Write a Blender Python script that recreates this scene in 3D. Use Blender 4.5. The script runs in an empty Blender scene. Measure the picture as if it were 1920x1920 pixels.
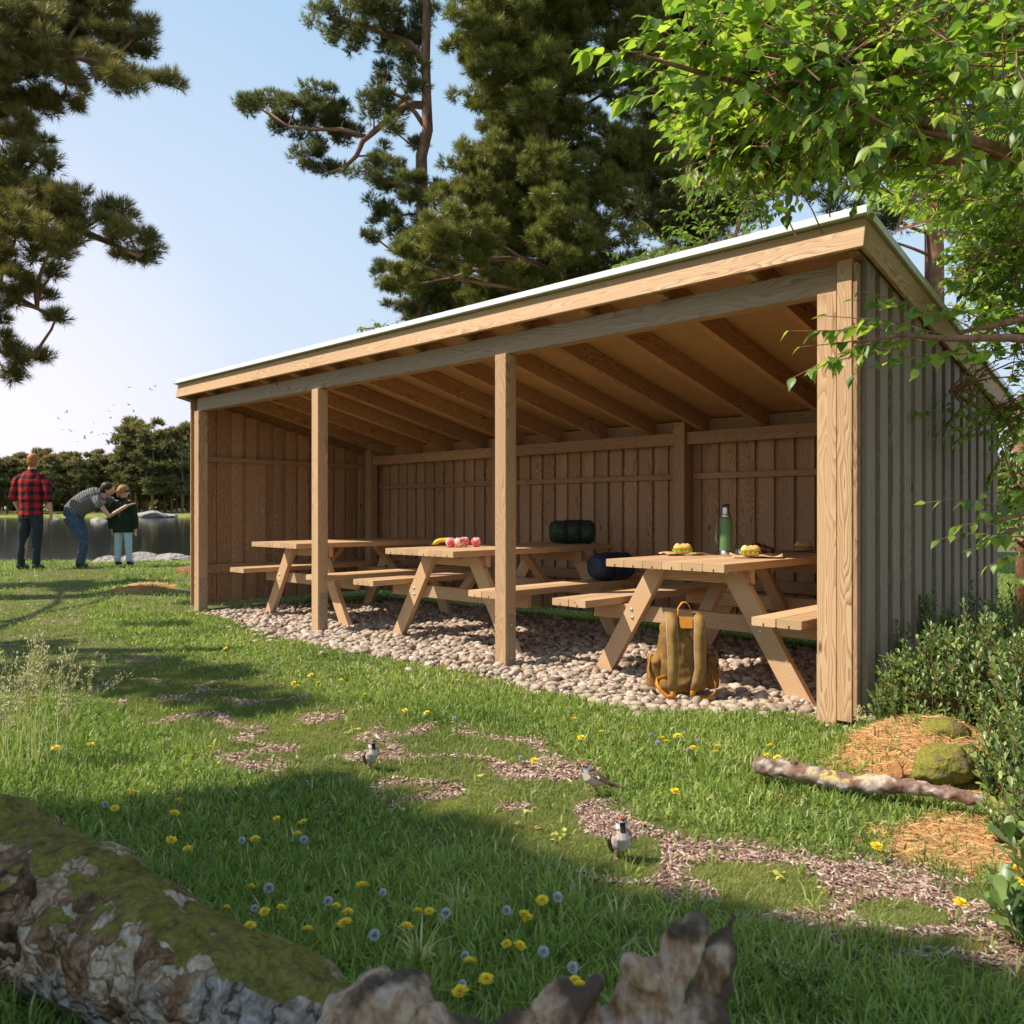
import bpy, bmesh, math, random
import numpy as np
from mathutils import Vector, Matrix, noise as mnoise

random.seed(7); RNG = np.random.default_rng(11)
scene = bpy.context.scene
COL = scene.collection
R = math.radians

# ---------------------------------------------------------------- camera frame
RV = np.array([.7206, .6933, 0.0])      # to the right of the view
DV = np.array([-.6933, .7206, 0.0])     # into the view
CAM = np.array([1.548, -3.928, 1.0])
F = 1548.0
def P(lat, dep, z=0.0):
    """world point from metres right of / in front of the viewpoint and height"""
    v = CAM * np.array([1, 1, 0]) + RV * lat + DV * dep
    return Vector((v[0], v[1], z))
def at(px, py, dep):
    return P((px - 960) / F * dep, dep, 1.0 - (py - 958.6) / F * dep)
def gnd(px, py, z=0.0):
    dep = (1.0 - z) * F / (py - 958.6)
    return P((px - 960) / F * dep, dep, z)
def S(t, y, z=0.0):
    return Vector((-t, y, z))

cam_d = bpy.data.cameras.new("camera"); cam = bpy.data.objects.new("camera", cam_d)
COL.objects.link(cam); scene.camera = cam
cam.location = CAM
cam.rotation_euler = (R(90), 0, math.atan2(.6933, .7206))
cam_d.sensor_width = 36; cam_d.lens = F / 1920 * 36
cam_d.shift_y = 0.0007
cam_d.clip_start = .05; cam_d.clip_end = 3000
cam_d.dof.use_dof = True; cam_d.dof.focus_distance = 5.2; cam_d.dof.aperture_fstop = 6.3

# ---------------------------------------------------------------- sky and sun
SUN_EL = R(50); SUN_AZ = R(7)
sh = -RV * math.cos(SUN_AZ) - DV * math.sin(SUN_AZ)
SUN = Vector((sh[0] * math.cos(SUN_EL), sh[1] * math.cos(SUN_EL), math.sin(SUN_EL)))
world = bpy.data.worlds.new("World"); scene.world = world; world.use_nodes = True
wn = world.node_tree; bg = wn.nodes["Background"]
sky = wn.nodes.new("ShaderNodeTexSky"); sky.sky_type = 'NISHITA'; sky.sun_disc = False
sky.sun_elevation = SUN_EL; sky.sun_rotation = math.atan2(SUN.x, SUN.y)
sky.air_density = 1.0; sky.dust_density = 1.6; sky.ozone_density = 1.2; sky.altitude = 0
# milky summer air: the clear sky is mixed with a pale veil that thickens to the horizon and towards the bright west
def wnode(t, **kw):
    n = wn.nodes.new(t)
    for k, v in kw.items(): setattr(n, k, v)
    return n
geo = wnode("ShaderNodeNewGeometry"); sep = wnode("ShaderNodeSeparateXYZ"); wn.links.new(geo.outputs["Incoming"], sep.inputs[0])
neg = wnode("ShaderNodeMath", operation='MULTIPLY'); neg.inputs[1].default_value = -1; wn.links.new(sep.outputs[2], neg.inputs[0])
vr = wnode("ShaderNodeValToRGB"); e = vr.color_ramp.elements
e[0].position = 0; e[0].color = (.66, .76, .88, 1); e[1].position = .85; e[1].color = (.34, .54, .77, 1)
for p_, c_ in ((.14, (.60, .735, .88)), (.30, (.53, .70, .88)), (.52, (.43, .63, .85))):
    q = e.new(p_); q.color = c_ + (1,)
wn.links.new(neg.outputs[0], vr.inputs[0])
dt = wnode("ShaderNodeVectorMath", operation='DOT_PRODUCT'); gl = P(-.72, 1, 0) - P(0, 0, 0); gl.z = .13; gl.normalize()
wn.links.new(geo.outputs["Incoming"], dt.inputs[0]); dt.inputs[1].default_value = -gl
gr = wnode("ShaderNodeValToRGB"); g = gr.color_ramp.elements
g[0].position = .86; g[0].color = (0, 0, 0, 1); g[1].position = 1; g[1].color = (.34, .17, .13, 1); q = g.new(.95); q.color = (.10, .045, .035, 1)
wn.links.new(dt.outputs["Value"], gr.inputs[0])
ad = wnode("ShaderNodeMix", data_type='RGBA', blend_type='ADD'); ad.inputs[0].default_value = 1
wn.links.new(vr.outputs[0], ad.inputs[6]); wn.links.new(gr.outputs[0], ad.inputs[7])
scl = wnode("ShaderNodeMix", data_type='RGBA', blend_type='MULTIPLY'); scl.inputs[0].default_value = 1; scl.clamp_result = False
wn.links.new(ad.outputs[2], scl.inputs[6]); scl.inputs[7].default_value = (5.2, 5.2, 5.2, 1)
mxs = wnode("ShaderNodeMix", data_type='RGBA'); mxs.inputs[0].default_value = .95
wn.links.new(sky.outputs[0], mxs.inputs[6]); wn.links.new(scl.outputs[2], mxs.inputs[7])
wn.links.new(mxs.outputs[2], bg.inputs[0]); bg.inputs[1].default_value = 0.15
sun_d = bpy.data.lights.new("sun", 'SUN'); sun_o = bpy.data.objects.new("sun", sun_d); COL.objects.link(sun_o)
sun_d.energy = 5.0; sun_d.angle = R(.55); sun_d.color = (1.0, .92, .79)
sun_o.rotation_euler = SUN.to_track_quat('Z', 'Y').to_euler()
scene.view_settings.view_transform = 'Standard'; scene.view_settings.look = 'None'
scene.view_settings.gamma = 1; scene.view_settings.exposure = 0.47
scene.cycles.max_bounces = 8; scene.cycles.transparent_max_bounces = 8
scene.cycles.diffuse_bounces = 4; scene.cycles.glossy_bounces = 3; scene.cycles.transmission_bounces = 4
scene.cycles.caustics_reflective = False; scene.cycles.caustics_refractive = False
scene.cycles.sample_clamp_indirect = 6

# ---------------------------------------------------------------- object helpers
def tag(o, label=None, cat=None, group=None, kind=None):
    if label: o['label'] = label
    if cat: o['category'] = cat
    if group: o['group'] = group
    if kind: o['kind'] = kind
    return o
def empty(name, loc=(0, 0, 0), rz=0.0):
    o = bpy.data.objects.new(name, None); COL.objects.link(o)
    o.location = loc; o.rotation_euler = (0, 0, rz); o.empty_display_size = .05
    return o
def link(name, me, mat=None, parent=None, loc=None):
    o = bpy.data.objects.new(name, me); COL.objects.link(o)
    if mat is not None:
        for m in (mat if isinstance(mat, (list, tuple)) else [mat]): me.materials.append(m)
    if parent is not None: o.parent = parent
    if loc is not None: o.location = loc
    return o
def copy_tree(o, parent=None):
    c = o.copy(); COL.objects.link(c)
    if parent is not None: c.parent = parent
    for ch in list(o.children): copy_tree(ch, c)
    return c

def fastmesh(name, V, T, attrs=None, smooth=False, matidx=None):
    """V (n,3), T (m,k) faces of equal size; attrs: name -> per-point float or 3-vector"""
    V = np.asarray(V, dtype=np.float32); T = np.asarray(T, dtype=np.int32)
    me = bpy.data.meshes.new(name); m, k = T.shape
    me.vertices.add(len(V)); me.vertices.foreach_set("co", V.ravel())
    me.loops.add(m * k); me.loops.foreach_set("vertex_index", T.ravel())
    me.polygons.add(m)
    me.polygons.foreach_set("loop_start", np.arange(0, m * k, k, dtype=np.int32))
    me.polygons.foreach_set("loop_total", np.full(m, k, dtype=np.int32))
    if smooth: me.polygons.foreach_set("use_smooth", np.ones(m, dtype=bool))
    if matidx is not None: me.polygons.foreach_set("material_index", np.asarray(matidx, dtype=np.int32))
    me.update(calc_edges=True)
    for an, av in (attrs or {}).items():
        av = np.asarray(av, dtype=np.float32)
        if av.ndim == 1:
            a = me.attributes.new(an, 'FLOAT', 'POINT'); a.data.foreach_set("value", av)
        else:
            a = me.attributes.new(an, 'FLOAT_VECTOR', 'POINT'); a.data.foreach_set("vector", av.ravel())
    return me

def scatter(tv, tt, pos, mats, rnd=None):
    """copies of a template (k,3)/(f,3) under N 3x3 matrices and positions"""
    tv = np.asarray(tv, float); tt = np.asarray(tt, int)
    N = len(pos); k = len(tv)
    V = np.einsum('nij,kj->nki', mats, tv) + pos[:, None, :]
    T = tt[None] + (np.arange(N) * k)[:, None, None]
    rr = RNG.random(N) if rnd is None else rnd
    return V.reshape(-1, 3), T.reshape(-1, tt.shape[1]), np.repeat(rr, k)
def join_arrays(parts):
    Vs, Ts, Rs, n = [], [], [], 0
    for V, T, r in parts:
        Vs.append(V); Ts.append(T + n); Rs.append(r); n += len(V)
    return np.concatenate(Vs), np.concatenate(Ts), np.concatenate(Rs)
def frames(z, roll=None, scale=None):
    """rotation matrices whose third column is z (N,3), random roll"""
    z = z / np.linalg.norm(z, axis=1, keepdims=True)
    up = np.where(np.abs(z[:, 2:3]) > .95, np.array([[1., 0, 0]]), np.array([[0., 0, 1]]))
    x = np.cross(up, z); x /= np.linalg.norm(x, axis=1, keepdims=True); y = np.cross(z, x)
    if roll is None: roll = RNG.random(len(z)) * 2 * np.pi
    c, s = np.cos(roll)[:, None], np.sin(roll)[:, None]
    M = np.stack([x * c + y * s, -x * s + y * c, z], axis=2)
    if scale is not None: M = M * np.asarray(scale)[:, None, None]
    return M

def vnoise(x, y, seed=0):
    """smooth value noise on arrays, 0..1"""
    xi = np.floor(x).astype(np.int64); yi = np.floor(y).astype(np.int64)
    fx = x - xi; fy = y - yi
    fx = fx * fx * (3 - 2 * fx); fy = fy * fy * (3 - 2 * fy)
    def h(a, b):
        n = (a * 374761393 + b * 668265263 + seed * 974711) & 0xffffffff
        n = ((n ^ (n >> 13)) * 1274126177) & 0xffffffff
        return ((n ^ (n >> 16)) & 0xffff) / 65535.0
    return (h(xi, yi) * (1 - fx) + h(xi + 1, yi) * fx) * (1 - fy) + (h(xi, yi + 1) * (1 - fx) + h(xi + 1, yi + 1) * fx) * fy
def fbm(x, y, seed=0, o=3):
    s = 0; a = 1; t = 0
    for i in range(o):
        s = s + a * vnoise(x * 2 ** i, y * 2 ** i, seed + i); t += a; a *= .5
    return s / t
def sstep(x, a, b):
    t = np.clip((x - a) / (b - a), 0, 1); return t * t * (3 - 2 * t)

# template of a chamfered box
def _cbox():
    idx = {}; corners = [(a, b, c) for a in (-1, 1) for b in (-1, 1) for c in (-1, 1)]
    vs = []
    for s in corners:
        for ax in range(3): idx[(s, ax)] = len(vs); vs.append((s, ax))
    fs = []
    for ax in range(3):
        o1, o2 = [i for i in range(3) if i != ax]
        for sg in (-1, 1):
            q = []
            for a, b in ((-1, -1), (1, -1), (1, 1), (-1, 1)):
                s = [0, 0, 0]; s[ax] = sg; s[o1] = a; s[o2] = b; q.append(idx[(tuple(s), ax)])
            fs.append(q)
    for ax in range(3):
        o1, o2 = [i for i in range(3) if i != ax]
        for a in (-1, 1):
            for b in (-1, 1):
                s = [0, 0, 0]; s[o1] = a; s[o2] = b; s[ax] = -1; s0 = tuple(s); s[ax] = 1; s1 = tuple(s)
                fs.append([idx[(s0, o1)], idx[(s0, o2)], idx[(s1, o2)], idx[(s1, o1)]])
    for s in corners: fs.append([idx[(s, 0)], idx[(s, 1)], idx[(s, 2)]])
    def pos(v, h, c):
        s, ax = v; return Vector([s[i] * (h[i] if i == ax else h[i] - c) for i in range(3)])
    out = []
    for f in fs:
        p = [pos(vs[i], (1, 1, 1), .2) for i in f]
        n = (p[1] - p[0]).cross(p[2] - p[0])
        if n.dot(sum(p, Vector())) < 0: f = f[::-1]
        out.append(f)
    return vs, out, pos
CB_V, CB_F, CB_POS = _cbox()

class MB:
    """collects boards, prisms, tubes and lathes into ONE mesh"""
    def __init__(s): s.v = []; s.f = []; s.wc = []; s.r = []; s.mi = []; s.sm = []
    def _add(s, vs, fs, wc=None, r=None, mi=0, sm=False):
        n = len(s.v); s.v += [tuple(v) for v in vs]; s.f += [[i + n for i in f] for f in fs]
        s.wc += wc if wc else [tuple(v) for v in vs]
        s.r += [random.random() if r is None else r] * len(vs)
        s.mi += [mi] * len(fs); s.sm += [sm] * len(fs); return s
    def board(s, c, d, grain=2, ch=.002, rot=None, mi=0, r=None):
        """chamfered box: centre c, full sizes d, grain along local axis, rot = 3x3"""
        h = [x / 2 for x in d]; ch = min(ch, min(h) * .45)
        loc = [CB_POS(v, h, ch) for v in CB_V]
        rot = rot or Matrix.Identity(3); c = Vector(c)
        off = Vector((random.randint(-50, 50), random.uniform(-50, 50), random.randint(-50, 50)))
        g = grain; o = [i for i in range(3) if i != g]
        if d[o[0]] < d[o[1]]: o = o[::-1]
        wc = [(p[o[0]] + off[0], p[g] + off[1], p[o[1]] + off[2]) for p in loc]
        return s._add([c + rot @ p for p in loc], CB_F, wc, r, mi)
    def beam(s, a, b, w, t, up=(0, 0, 1), ch=.002, mi=0):
        """board from a to b; w across 'up' side direction, t along up"""
        a = Vector(a); b = Vector(b); g = (b - a).normalized(); u = Vector(up); x = u.cross(g).normalized(); u = g.cross(x)
        rot = Matrix((x, g, u)).transposed()
        return s.board((a + b) / 2, (w, (b - a).length, t), 1, ch, rot, mi)
    def prism(s, prof, o, ex, ey, ez, L, mi=0):
        """profile (x,y) list extruded from o along ez by L"""
        o = Vector(o); ex = Vector(ex); ey = Vector(ey); ez = Vector(ez); n = len(prof)
        off = Vector((random.randint(-50, 50), random.uniform(-50, 50), random.randint(-50, 50)))
        mx = sum(p[0] for p in prof) / n; my = sum(p[1] for p in prof) / n; vs = []; wc = []
        for l in (0, L):
            for x, y in prof:
                vs.append(o + ex * x + ey * y + ez * l); wc.append((x - mx + off[0], l + off[1], y - my + off[2]))
        fs = [[i, (i + 1) % n, n + (i + 1) % n, n + i] for i in range(n)] + [list(range(n))[::-1], list(range(n, 2 * n))]
        return s._add(vs, fs, wc, None, mi)
    def tube(s, pts, rad, k=8, cap=True, mi=0, sm=True, r=None, flat=None):
        pts = [Vector(p) for p in pts]; n = len(pts)
        rad = rad if isinstance(rad, (list, tuple)) else [rad] * n
        t0 = (pts[1] - pts[0]).normalized(); ref = Vector((0, 0, 1)) if abs(t0.z) < .9 else Vector((1, 0, 0))
        x = ref.cross(t0).normalized(); vs = []; wc = []; L = 0
        for i, p in enumerate(pts):
            t = (pts[min(i + 1, n - 1)] - pts[max(i - 1, 0)]).normalized()
            x = (x - t * x.dot(t)).normalized(); y = t.cross(x)
            if i: L += (pts[i] - pts[i - 1]).length
            for j in range(k):
                a = 2 * math.pi * j / k; rr = rad[i]; fy = flat if flat else 1
                vs.append(p + x * (math.cos(a) * rr) + y * (math.sin(a) * rr * fy)); wc.append((math.cos(a) * rr, L, math.sin(a) * rr))
        fs = [[i * k + j, i * k + (j + 1) % k, (i + 1) * k + (j + 1) % k, (i + 1) * k + j] for i in range(n - 1) for j in range(k)]
        if cap: fs += [list(range(k))[::-1], [(n - 1) * k + j for j in range(k)]]
        return s._add(vs, fs, wc, r, mi, sm)
    def lathe(s, prof, c=(0, 0, 0), k=24, mi=0, sm=True, rot=None, sc=(1, 1, 1), r=None):
        """profile [(radius, z)] around z"""
        rot = rot or Matrix.Identity(3); c = Vector(c); vs = []
        for (rr, z) in prof:
            for j in range(k):
                a = 2 * math.pi * j / k
                vs.append(c + rot @ Vector((math.cos(a) * rr * sc[0], math.sin(a) * rr * sc[1], z * sc[2])))
        n = len(prof)
        fs = [[i * k + j, i * k + (j + 1) % k, (i + 1) * k + (j + 1) % k, (i + 1) * k + j] for i in range(n - 1) for j in range(k)]
        if prof[0][0] > 1e-5: fs.append(list(range(k))[::-1])
        if prof[-1][0] > 1e-5: fs.append([(n - 1) * k + j for j in range(k)])
        return s._add(vs, fs, None, r, mi, sm)
    def ball(s, c, rad, k=16, m=10, mi=0, rot=None, r=None):
        rad = rad if isinstance(rad, (tuple, list)) else (rad,) * 3
        prof = [(max(1e-6, math.sin(math.pi * i / m)), -math.cos(math.pi * i / m)) for i in range(m + 1)]
        return s.lathe(prof, c, k, mi, True, rot, rad, r)
    def mesh(s, name):
        me = bpy.data.meshes.new(name); me.from_pydata(s.v, [], s.f)
        a = me.attributes.new("wc", 'FLOAT_VECTOR', 'POINT'); a.data.foreach_set("vector", [x for w in s.wc for x in w])
        a = me.attributes.new("rnd", 'FLOAT', 'POINT'); a.data.foreach_set("value", s.r)
        me.polygons.foreach_set("material_index", s.mi); me.polygons.foreach_set("use_smooth", s.sm)
        me.update(); return me
    def build(s, name, mat, parent=None, loc=None): return link(name, s.mesh(name), mat, parent, loc)

# ---------------------------------------------------------------- material helpers
class NT:
    def __init__(s, name, rough=.7, spec=.3):
        s.m = bpy.data.materials.new(name); s.m.use_nodes = True; s.t = s.m.node_tree
        s.b = s.t.nodes["Principled BSDF"]; s.out = s.t.nodes["Material Output"]
        s.b.inputs["Roughness"].default_value = rough; s.b.inputs["Specular IOR Level"].default_value = spec
    def n(s, typ, **kw):
        nd = s.t.nodes.new(typ)
        for k, v in kw.items():
            if hasattr(nd, k) and not k[0].isupper(): setattr(nd, k, v)
        return nd
    def l(s, a, b): s.t.links.new(a, b)
    def attr(s, name): return s.n("ShaderNodeAttribute", attribute_name=name)
    def obj(s): return s.n("ShaderNodeTexCoord").outputs["Object"]
    def pos(s): return s.n("ShaderNodeNewGeometry").outputs["Position"]
    def mapv(s, vec, sc=(1, 1, 1), loc=(0, 0, 0)):
        m = s.n("ShaderNodeMapping"); m.inputs["Scale"].default_value = sc; m.inputs["Location"].default_value = loc
        s.l(vec, m.inputs[0]); return m.outputs[0]
    def noise(s, vec, sc, det=2, rough=.5, dist=0):
        n = s.n("ShaderNodeTexNoise"); n.inputs["Scale"].default_value = sc; n.inputs["Detail"].default_value = det
        n.inputs["Roughness"].default_value = rough; n.inputs["Distortion"].default_value = dist
        if vec is not None: s.l(vec, n.inputs["Vector"])
        return n.outputs["Fac"]
    def voro(s, vec, sc, feat='F1', out="Distance"):
        n = s.n("ShaderNodeTexVoronoi", feature=feat); n.inputs["Scale"].default_value = sc
        if vec is not None: s.l(vec, n.inputs["Vector"])
        return n.outputs[out]
    def math(s, op, a, b=None, c=None):
        n = s.n("ShaderNodeMath", operation=op)
        for i, v in enumerate((a, b, c)):
            if v is None: continue
            if isinstance(v, (int, float)): n.inputs[i].default_value = v
            else: s.l(v, n.inputs[i])
        return n.outputs[0]
    def ramp(s, fac, stops, interp='LINEAR'):
        n = s.n("ShaderNodeValToRGB"); n.color_ramp.interpolation = interp; e = n.color_ramp.elements
        while len(e) < len(stops): e.new(.5)
        for i, (p, c) in enumerate(stops):
            e[i].position = p; e[i].color = (c, c, c, 1) if isinstance(c, (int, float)) else tuple(c) + (1,)
        s.l(fac, n.inputs[0]); return n.outputs[0]
    def mix(s, fac, a, b, mode='MIX'):
        n = s.n("ShaderNodeMix", data_type='RGBA', blend_type=mode)
        for i, v in ((0, fac), (6, a), (7, b)):
            if isinstance(v, (int, float)): n.inputs[i].default_value = v
            elif isinstance(v, tuple): n.inputs[i].default_value = v + (1,)
            else: s.l(v, n.inputs[i])
        return n.outputs[2]
    def bump(s, h, strength=.3, dist=.01):
        n = s.n("ShaderNodeBump"); n.inputs["Strength"].default_value = strength; n.inputs["Distance"].default_value = dist
        s.l(h, n.inputs["Height"]); s.l(n.outputs[0], s.b.inputs["Normal"]); return n
    def col(s, c):
        if isinstance(c, tuple): s.b.inputs["Base Color"].default_value = c + (1,)
        else: s.l(c, s.b.inputs["Base Color"])
        return s
    def trans(s, col, fac=.35):
        """thin leaves let light through"""
        t = s.n("ShaderNodeBsdfTranslucent"); mx = s.n("ShaderNodeMixShader"); mx.inputs[0].default_value = fac
        if isinstance(col, tuple): t.inputs[0].default_value = col + (1,)
        else: s.l(col, t.inputs[0])
        s.l(s.b.outputs[0], mx.inputs[1]); s.l(t.outputs[0], mx.inputs[2]); s.l(mx.outputs[0], s.out.inputs[0]); return s
def plain(name, c, rough=.6, spec=.3, metal=0, vary=.12, sc=30, bump=0):
    n = NT(name, rough, spec); n.b.inputs["Metallic"].default_value = metal
    f = n.noise(n.obj(), sc, 3)
    n.col(n.mix(n.ramp(f, [(.3, 0), (.7, 1)]), tuple(x * (1 - vary) for x in c), tuple(min(1, x * (1 + vary)) for x in c)))
    if bump: n.bump(f, bump, .003)
    return n.m

def wood(name, light, mid, dark, grey=0.0, rings=17, rough=.62):
    n = NT(name, rough, .25); wc = n.attr("wc").outputs["Vector"]; rnd = n.attr("rnd").outputs["Fac"]
    sx = n.n("ShaderNodeSeparateXYZ"); n.l(wc, sx.inputs[0])
    def cen(o): return n.math('ABSOLUTE', n.math('SUBTRACT', o, n.math('ROUND', o)))
    big = n.noise(n.mapv(wc, (8, 1.5, 8)), 1.0, 2.0, .42)
    fld = n.math('ADD', n.math('MULTIPLY', big, rings), n.math('ADD', n.math('MULTIPLY', cen(sx.outputs[0]), 62), n.math('MULTIPLY', cen(sx.outputs[2]), 60)))
    k = n.math('FRACT', fld)
    late = n.ramp(k, [(0, 0), (.30, .04), (.80, .7), (.93, 1), (.99, .1)])
    mask = n.ramp(n.noise(n.mapv(wc, (6, .35, 6), (3, 1, 7)), 1.0, 1), [(.34, .35), (.60, 1)])
    late = n.math('MULTIPLY', late, mask)
    fine = n.noise(n.mapv(wc, (150, 2.2, 150)), 1.0, 3)
    mid_n = n.noise(n.mapv(wc, (30, .7, 30)), 1.0, 2)
    c = n.mix(late, light, dark)
    c = n.mix(n.ramp(fine, [(.35, 0), (.75, .45)]), c, mid)
    c = n.mix(n.ramp(mid_n, [(.4, 0), (.7, .4)]), c, mid)
    kn = n.voro(n.mapv(wc, (5.5, 2.0, 5.5)), 1.0)
    c = n.mix(n.ramp(kn, [(.035, .85), (.075, 0)]), c, tuple(x * .55 for x in dark))
    c = n.mix(.9, c, n.ramp(rnd, [(0, (.80, .77, .74)), (.5, (.97, .95, .93)), (1, (1.08, 1.04, 1.0))]), 'MULTIPLY')
    if grey:
        g = n.noise(n.mapv(wc, (20, .6, 20), (9, 2, 4)), 1.0, 3)
        c = n.mix(n.ramp(g, [(.25, grey), (.8, grey * .6)]), c, (.275, .255, .235))
    n.col(c)
    n.bump(n.math('ADD', n.math('MULTIPLY', late, .35), n.math('MULTIPLY', fine, .5)), .22, .002)
    n.l(n.ramp(fine, [(.3, rough - .1), (.8, rough + .12)]), n.b.inputs["Roughness"])
    return n.m
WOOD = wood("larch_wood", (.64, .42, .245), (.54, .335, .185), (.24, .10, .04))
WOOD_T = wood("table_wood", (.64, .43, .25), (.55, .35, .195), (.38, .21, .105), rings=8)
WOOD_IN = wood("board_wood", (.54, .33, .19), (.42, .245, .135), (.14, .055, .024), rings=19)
WOOD_SHADE_GREY = wood("shade_grey_board_wood", (.36, .255, .165), (.26, .185, .12), (.11, .07, .045), grey=.28)  # the side wall's shade is put into this greyer, darker board colour
BEAMW = wood("shade_toned_beam_wood", (.44, .31, .21), (.34, .23, .15), (.15, .085, .05), grey=.10, rings=11)  # greyer, darker base carries the beam's shade in its colour
PLY = plain("soffit_ply", (.44, .27, .14), .7, vary=.06, sc=6)
STEEL = plain("galvanised_steel", (.62, .63, .64), .38, metal=1, vary=.08, sc=60)
ROOFM = plain("white_roof_metal", (.80, .82, .84), .35, .5, vary=.03)
PLATE = plain("shoe_plate_metal", (.36, .28, .21), .5, .4, metal=.35, vary=.12, sc=20)
# ================================================================ terrain
def latdep(x, y):
    dx = x - CAM[0]; dy = y - CAM[1]
    return dx * RV[0] + dy * RV[1], dx * DV[0] + dy * DV[1]
MOUND = np.array(P(1.72, 3.42)[:])
def mound_w(x, y):
    lat, dep = latdep(x, y)
    return np.exp(-(((lat - 1.78) / .36) ** 2 + ((dep - 3.50) / .28) ** 2))
def shore(lat):
    return 15.4 + .8 * (vnoise(lat * .7, lat * 0, 5) - .5) + 14 * sstep(lat, -4.6, -.5)
def hgt(x, y):
    x = np.asarray(x, float); y = np.asarray(y, float)
    lat, dep = latdep(x, y)
    h = -.035 + .035 * (fbm(x * .55, y * .55, 3, 2) - .5) + .012 * (fbm(x * 3, y * 3, 9, 2) - .5)
    h = h + .15 * sstep(dep, 8.5, 13) * sstep(-lat, 1, 3.5)
    near = sstep(-dep, -2.6, -1.2)
    h = h + .03 * near
    h = h + .17 * mound_w(x, y)
    h = h + .10 * np.exp(-(((lat + 4.60) / .42) ** 2 + ((dep - 10.3) / .4) ** 2))
    inside = sstep(x, -7.1, -6.6) * sstep(-x, -.1, .1) * sstep(y, -.6, -.1) * sstep(-y, -2.7, -2.3)
    h = h * (1 - inside) + inside * (-.03)
    d = dep - shore(lat)
    h = h - 1.3 * sstep(d, -.2, 3.5)
    return h
def gz(v): return float(hgt(v[0], v[1]))

PATH = [(-6.6, 12.6), (-5.4, 9.4), (-3.9, 6.7), (-2.4, 5.3), (-1.6, 4.5), (-.85, 3.75), (-.2, 3.4), (.05, 2.75), (.42, 2.35), (.95, 2.22), (1.2, 1.85), (1.5, 1.5)]
def path_d(lat, dep):
    best = np.full(np.shape(lat), 9.0)
    for (a, b), (c, d) in zip(PATH[:-1], PATH[1:]):
        vx, vy = c - a, d - b; t = np.clip(((lat - a) * vx + (dep - b) * vy) / (vx * vx + vy * vy), 0, 1)
        best = np.minimum(best, np.hypot(lat - a - t * vx, dep - b - t * vy))
    return best
def path_w(lat, dep):     # 0..1 inside the worn strip
    w = .30 + .16 * sstep(dep, 2.5, 3.4)
    return sstep(-path_d(lat, dep) + .22 * (fbm(lat * 2.2, dep * 2.2, 21, 2) - .5), -w - .12, -w + .12)
def mulch_w(x, y):
    lat, dep = latdep(x, y)
    n = fbm(lat * 3.1 + 4, dep * 3.6, 33, 2)
    crack = 1 - np.abs(n - .5) * 2
    far = sstep(dep, 3.9, 5.2)
    near = sstep(-dep, -2.7, -2.2)
    thr = .84 + .08 * far + .035 * near
    return path_w(lat, dep) * sstep(crack, thr - .03, thr + .09)
def needle_w(x, y):
    lat, dep = latdep(x, y)
    a = 1.1 * np.exp(-(((lat - 1.85) / .52) ** 2 + ((dep - 3.32) / .46) ** 2))
    b = .95 * np.exp(-(((lat - 1.55) / .50) ** 2 + ((dep - 2.55) / .36) ** 2))
    c = np.exp(-(((lat + 4.60) / .45) ** 2 + ((dep - 10.2) / .42) ** 2))
    e = .55 * np.exp(-(((lat - 1.05) / .3) ** 2 + ((dep - 2.95) / .2) ** 2))
    s = np.maximum(np.maximum(np.maximum(a, b), c), e) + .45 * (fbm(x * 3.1, y * 3.1, 41, 2) - .5)
    return sstep(s, .42, .62)
def front_edge(x):
    t = -x
    return -.38 + .30 * sstep(t, 4.6, 6.3) + .50 * sstep(-t, -1.1, -.1) + .16 * (fbm(x * 1.6, x * 0, 51, 3) - .5)
def pebble_w(x, y):
    nz = .16 * (fbm(x * 2.4, y * 2.4, 61, 2) - .5)
    w = sstep(y - front_edge(x) + nz, -.05, .05)
    return w * sstep(-x, -.06 + .02, .1) * sstep(x + nz, -6.62 - .0, -6.45) * sstep(-y + nz, -2.12, -1.98) * (1 - sstep(-x - y * .55 * -1 + nz, 6.9, 7.2))

# ground sheet: fine near the camera, coarse away
def grid_mesh(xs, ys):
    X, Y = np.meshgrid(xs, ys); V = np.stack([X.ravel(), Y.ravel()], 1)
    n = len(xs); i = np.arange(len(ys) - 1)[:, None] * n + np.arange(n - 1)[None]
    T = np.stack([i, i + 1, i + n + 1, i + n], -1).reshape(-1, 4)
    return V, T
def axis(lo, hi, step, L, k=1.16):
    a = list(np.arange(lo, hi, step)); s = step
    out = [a[-1]]; 
    while out[-1] < L: s *= k; out.append(out[-1] + s)
    left = [a[0]]; s = step
    while left[-1] > -L: s *= k; left.append(left[-1] - s)
    return np.array(left[1:][::-1] + a + out[1:])
XY, T = grid_mesh(axis(-9.5, 5.5, .05, 60), axis(-5, 9.5, .05, 60))
gx, gy = XY[:, 0], XY[:, 1]; gh = hgt(gx, gy)
mw = mulch_w(gx, gy); nw = needle_w(gx, gy); pw = pebble_w(gx, gy)
GR = NT("soil", .95, .1)
v = GR.pos(); n1 = GR.noise(v, 22, 4); n2 = GR.noise(v, 120, 3)
soil = GR.mix(GR.ramp(n1, [(.35, 0), (.65, 1)]), (.085, .105, .028), (.16, .155, .055))
mul = GR.mix(GR.ramp(n2, [(.35, 0), (.65, 1)]), (.15, .085, .06), (.33, .22, .165))
ndl = GR.mix(GR.ramp(n2, [(.35, 0), (.65, 1)]), (.26, .12, .045), (.50, .27, .11))
peb = GR.mix(GR.ramp(n1, [(.35, 0), (.65, 1)]), (.15, .09, .065), (.30, .19, .14))
c = GR.mix(GR.attr("mulch").outputs["Fac"], soil, mul); c = GR.mix(GR.attr("needles").outputs["Fac"], c, ndl)
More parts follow.
